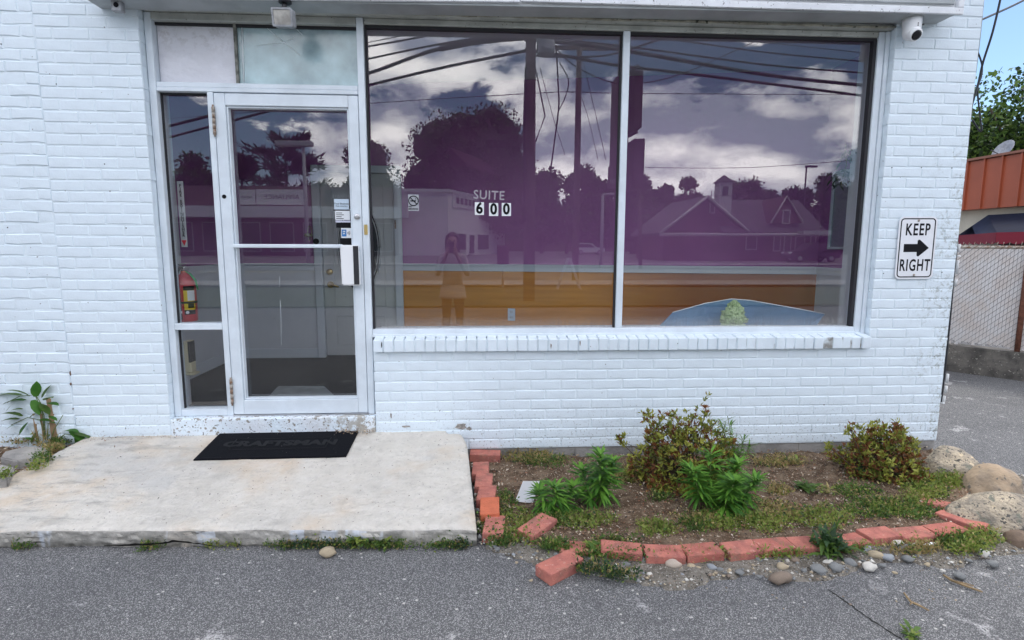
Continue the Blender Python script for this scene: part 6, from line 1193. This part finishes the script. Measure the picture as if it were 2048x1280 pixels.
wire([(1050,66,14),(1280,72,15),(1536,105,17),(1740,124,18),(1900,140,19)], .020, 'upper overhead cable right of the thick pole')
wire([(1300,68,15),(1536,86,17),(1740,107,18)], .012, 'uppermost thin overhead wire on the right')
wire([(1060,110,14),(1110,114,14.2),(1200,112,13),(1260,98,12),(1345,70,11)], .022, 'slack service cable looping from the thick pole')
wire([(1110,95,14),(1155,135,14),(1230,166,14.5),(1300,164,15),(1370,145,15),(1440,115,15),(1520,78,15)], .014, 'long slack service wire swinging past the sign pylon')
wire([(1112,90,14),(1117,180,14),(1117,220,14),(1108,290,14),(1100,350,14),(1094,400,14)], .020, 'loose cable hanging beside the thick pole'); wire([(1119,125,14),(1137,160,14),(1130,195,14),(1116,224,14)], .014, 'bowed loop of loose cable by the thick pole')
wire([(1080,135,14),(1105,230,14),(1130,310,14)], .008, 'thin guy wire right of the thick pole'); wire([(1160,95,22),(1180,180,22),(1212,320,22)], .012, 'guy wire of the slimmer pole'); wire([(1162,190,22),(1180,250,22),(1196,320,22)], .010, 'lower guy wire of the slimmer pole')
wire([(1290,335,60),(1500,335,60),(1740,318,60)], .03, 'distant wire above the gabled house'); wire([(1270,390,50),(1400,392,50),(1640,390,50)], .025, 'distant wire across the house roof')
# ================================================================ the photographer, seen only mirrored in the pane
PX_, PY_ = -.36, -4.12
def person():
    V = {}; E_ = []; R = []; names = []
    def v(n, co, r): names.append(n); V[n] = len(R); R.append((co, r))
    def e(*ns):
        for a, b_ in zip(ns, ns[1:]): E_.append((V[a], V[b_]))
    v('pelvis',(0,0,.86),(.155,.11)); v('waist',(0,.0,1.0),(.135,.10)); v('chest',(0,.01,1.17),(.15,.105)); v('neckb',(0,0,1.30),(.085,.07)); v('neck',(0,.01,1.36),(.05,.05)); v('jaw',(0,.035,1.425),(.062,.07)); v('head',(0,.03,1.50),(.078,.092)); v('crown',(0,.015,1.575),(.055,.065)); e('pelvis','waist','chest','neckb','neck','jaw','head','crown')
    for s, n in ((-1,'l'),(1,'r')):
        v('hip'+n,(s*.085,0,.78),(.09,.095)); v('knee'+n,(s*.095,.02,.44),(.06,.062)); v('calf'+n,(s*.097,-.01,.30),(.055,.058)); v('ankle'+n,(s*.10,-.02,.09),(.037,.04)); v('toe'+n,(s*.115,.15,.04),(.04,.028)); e('pelvis','hip'+n,'knee'+n,'calf'+n,'ankle'+n,'toe'+n)
        v('sh'+n,(s*.165,0,1.265),(.06,.06)); v('el'+n,(s*.215,.07,1.02),(.043,.043)); v('wr'+n,(s*.085,.27,1.27),(.027,.024)); v('palm'+n,(s*.06,.315,1.335),(.030,.018)); e('neckb','sh'+n,'el'+n,'wr'+n,'palm'+n)
        for k in range(4):
            o = .012*(k-1.5); v('f%s%d'%(n,k),(s*.050+s*.004*k,.345,1.365+o*2),(.0088,.0088)); v('g%s%d'%(n,k),(s*.020,.360,1.372+o*2),(.0078,.0078)); e('palm'+n,'f%s%d'%(n,k),'g%s%d'%(n,k))
        v('t'+n,(s*.058,.315,1.385),(.0095,.0095)); v('u'+n,(s*.036,.325,1.415),(.008,.008)); e('palm'+n,'t'+n,'u'+n)
    me = bpy.data.meshes.new('body'); me.from_pydata([c for c, r in R], E_, []); o = bpy.data.objects.new('body', me); COL.objects.link(o); md = o.modifiers.new('skin', 'SKIN')
    for i, (c, r) in enumerate(R): me.skin_vertices[0].data[i].radius = r
    me.skin_vertices[0].data[0].use_root = True; ss_ = o.modifiers.new('sub', 'SUBSURF'); ss_.levels = ss_.render_levels = 2
    return o
M_BODY = mat('skin_and_clothes', (.42,.26,.20), rough=.7); t = M_BODY.node_tree; tcb = N(t, 'ShaderNodeTexCoord'); spb = N(t, 'ShaderNodeSeparateXYZ'); t.links.new(tcb.outputs['Object'], spb.inputs[0])
armx = mrange(t, mth(t, 'ABSOLUTE', spb.outputs['X'], 0), .03, .04)
mixin(M_BODY, mth(t, 'MULTIPLY', mrange(t, spb.outputs['Z'], 1.355, 1.345), mrange(t, spb.outputs['Y'], .235, .225)), (.38,.36,.34)); mixin(M_BODY, mrange(t, spb.outputs['Z'], .70, .69), (.035,.035,.05)); mixin(M_BODY, mrange(t, spb.outputs['Z'], .105, .10), (.12,.11,.11))
pr_ = tag(empty('person', (PX_, PY_, 0)), 'person in a long light top holding up a phone, mirrored in the window', 'person'); bo = person(); bo.parent = pr_; bo.data.materials.append(M_BODY)
M_HAIR = mat('dark_hair', (.03,.018,.014), rough=.5)
b = NB(); bmesh.ops.create_uvsphere(b, u_segments=24, v_segments=16, radius=1)
for v in b.verts:
    c = v.co.copy(); low = max(0, -c.z); v.co = Vector((c.x*(.105+.03*low), -.005+c.y*(.11), 1.50+c.z*.13-low*.16))
    if c.y > .25 and c.z < .45: v.co.y = min(v.co.y, .045)
for f in b.faces: f.smooth = True
part('hair', b, M_HAIR, pr_)
b = NB()
for s in (-1, 1): bmesh.ops.create_icosphere(b, subdivisions=2, radius=.010, matrix=Matrix.Translation((s*.031,.108,1.505)))
part('eyes', b, M_INK, pr_)
b = NB(); tube(b, [(0,.118,1.51),(0,.135,1.475),(0,.122,1.465)], [.008,.013,.009], 8); part('nose', b, M_BODY, pr_); b = NB(); tube(b, [(-.022,.108,1.44),(0,.116,1.438),(.022,.108,1.44)], [.003,.006,.003], 6); part('mouth', b, mat('lips', (.35,.13,.12), rough=.5), pr_)
b = NB(); lathe(b, [(.165,.88),(.19,.72),(.20,.69),(.19,.69),(.155,.88)], 28, mat=Matrix.Diagonal((1.0,.75,1,1))); part('top_hem', b, mat('light_top', (.38,.36,.34), rough=.9), pr_)
b = NB(); box(b, -.038, .038, .352, .361, 1.335, 1.49, .004); o = part('phone', b, M_INK); o.location = (PX_, PY_, 0); tag(o, 'black phone held up by the mirrored person', 'phone')
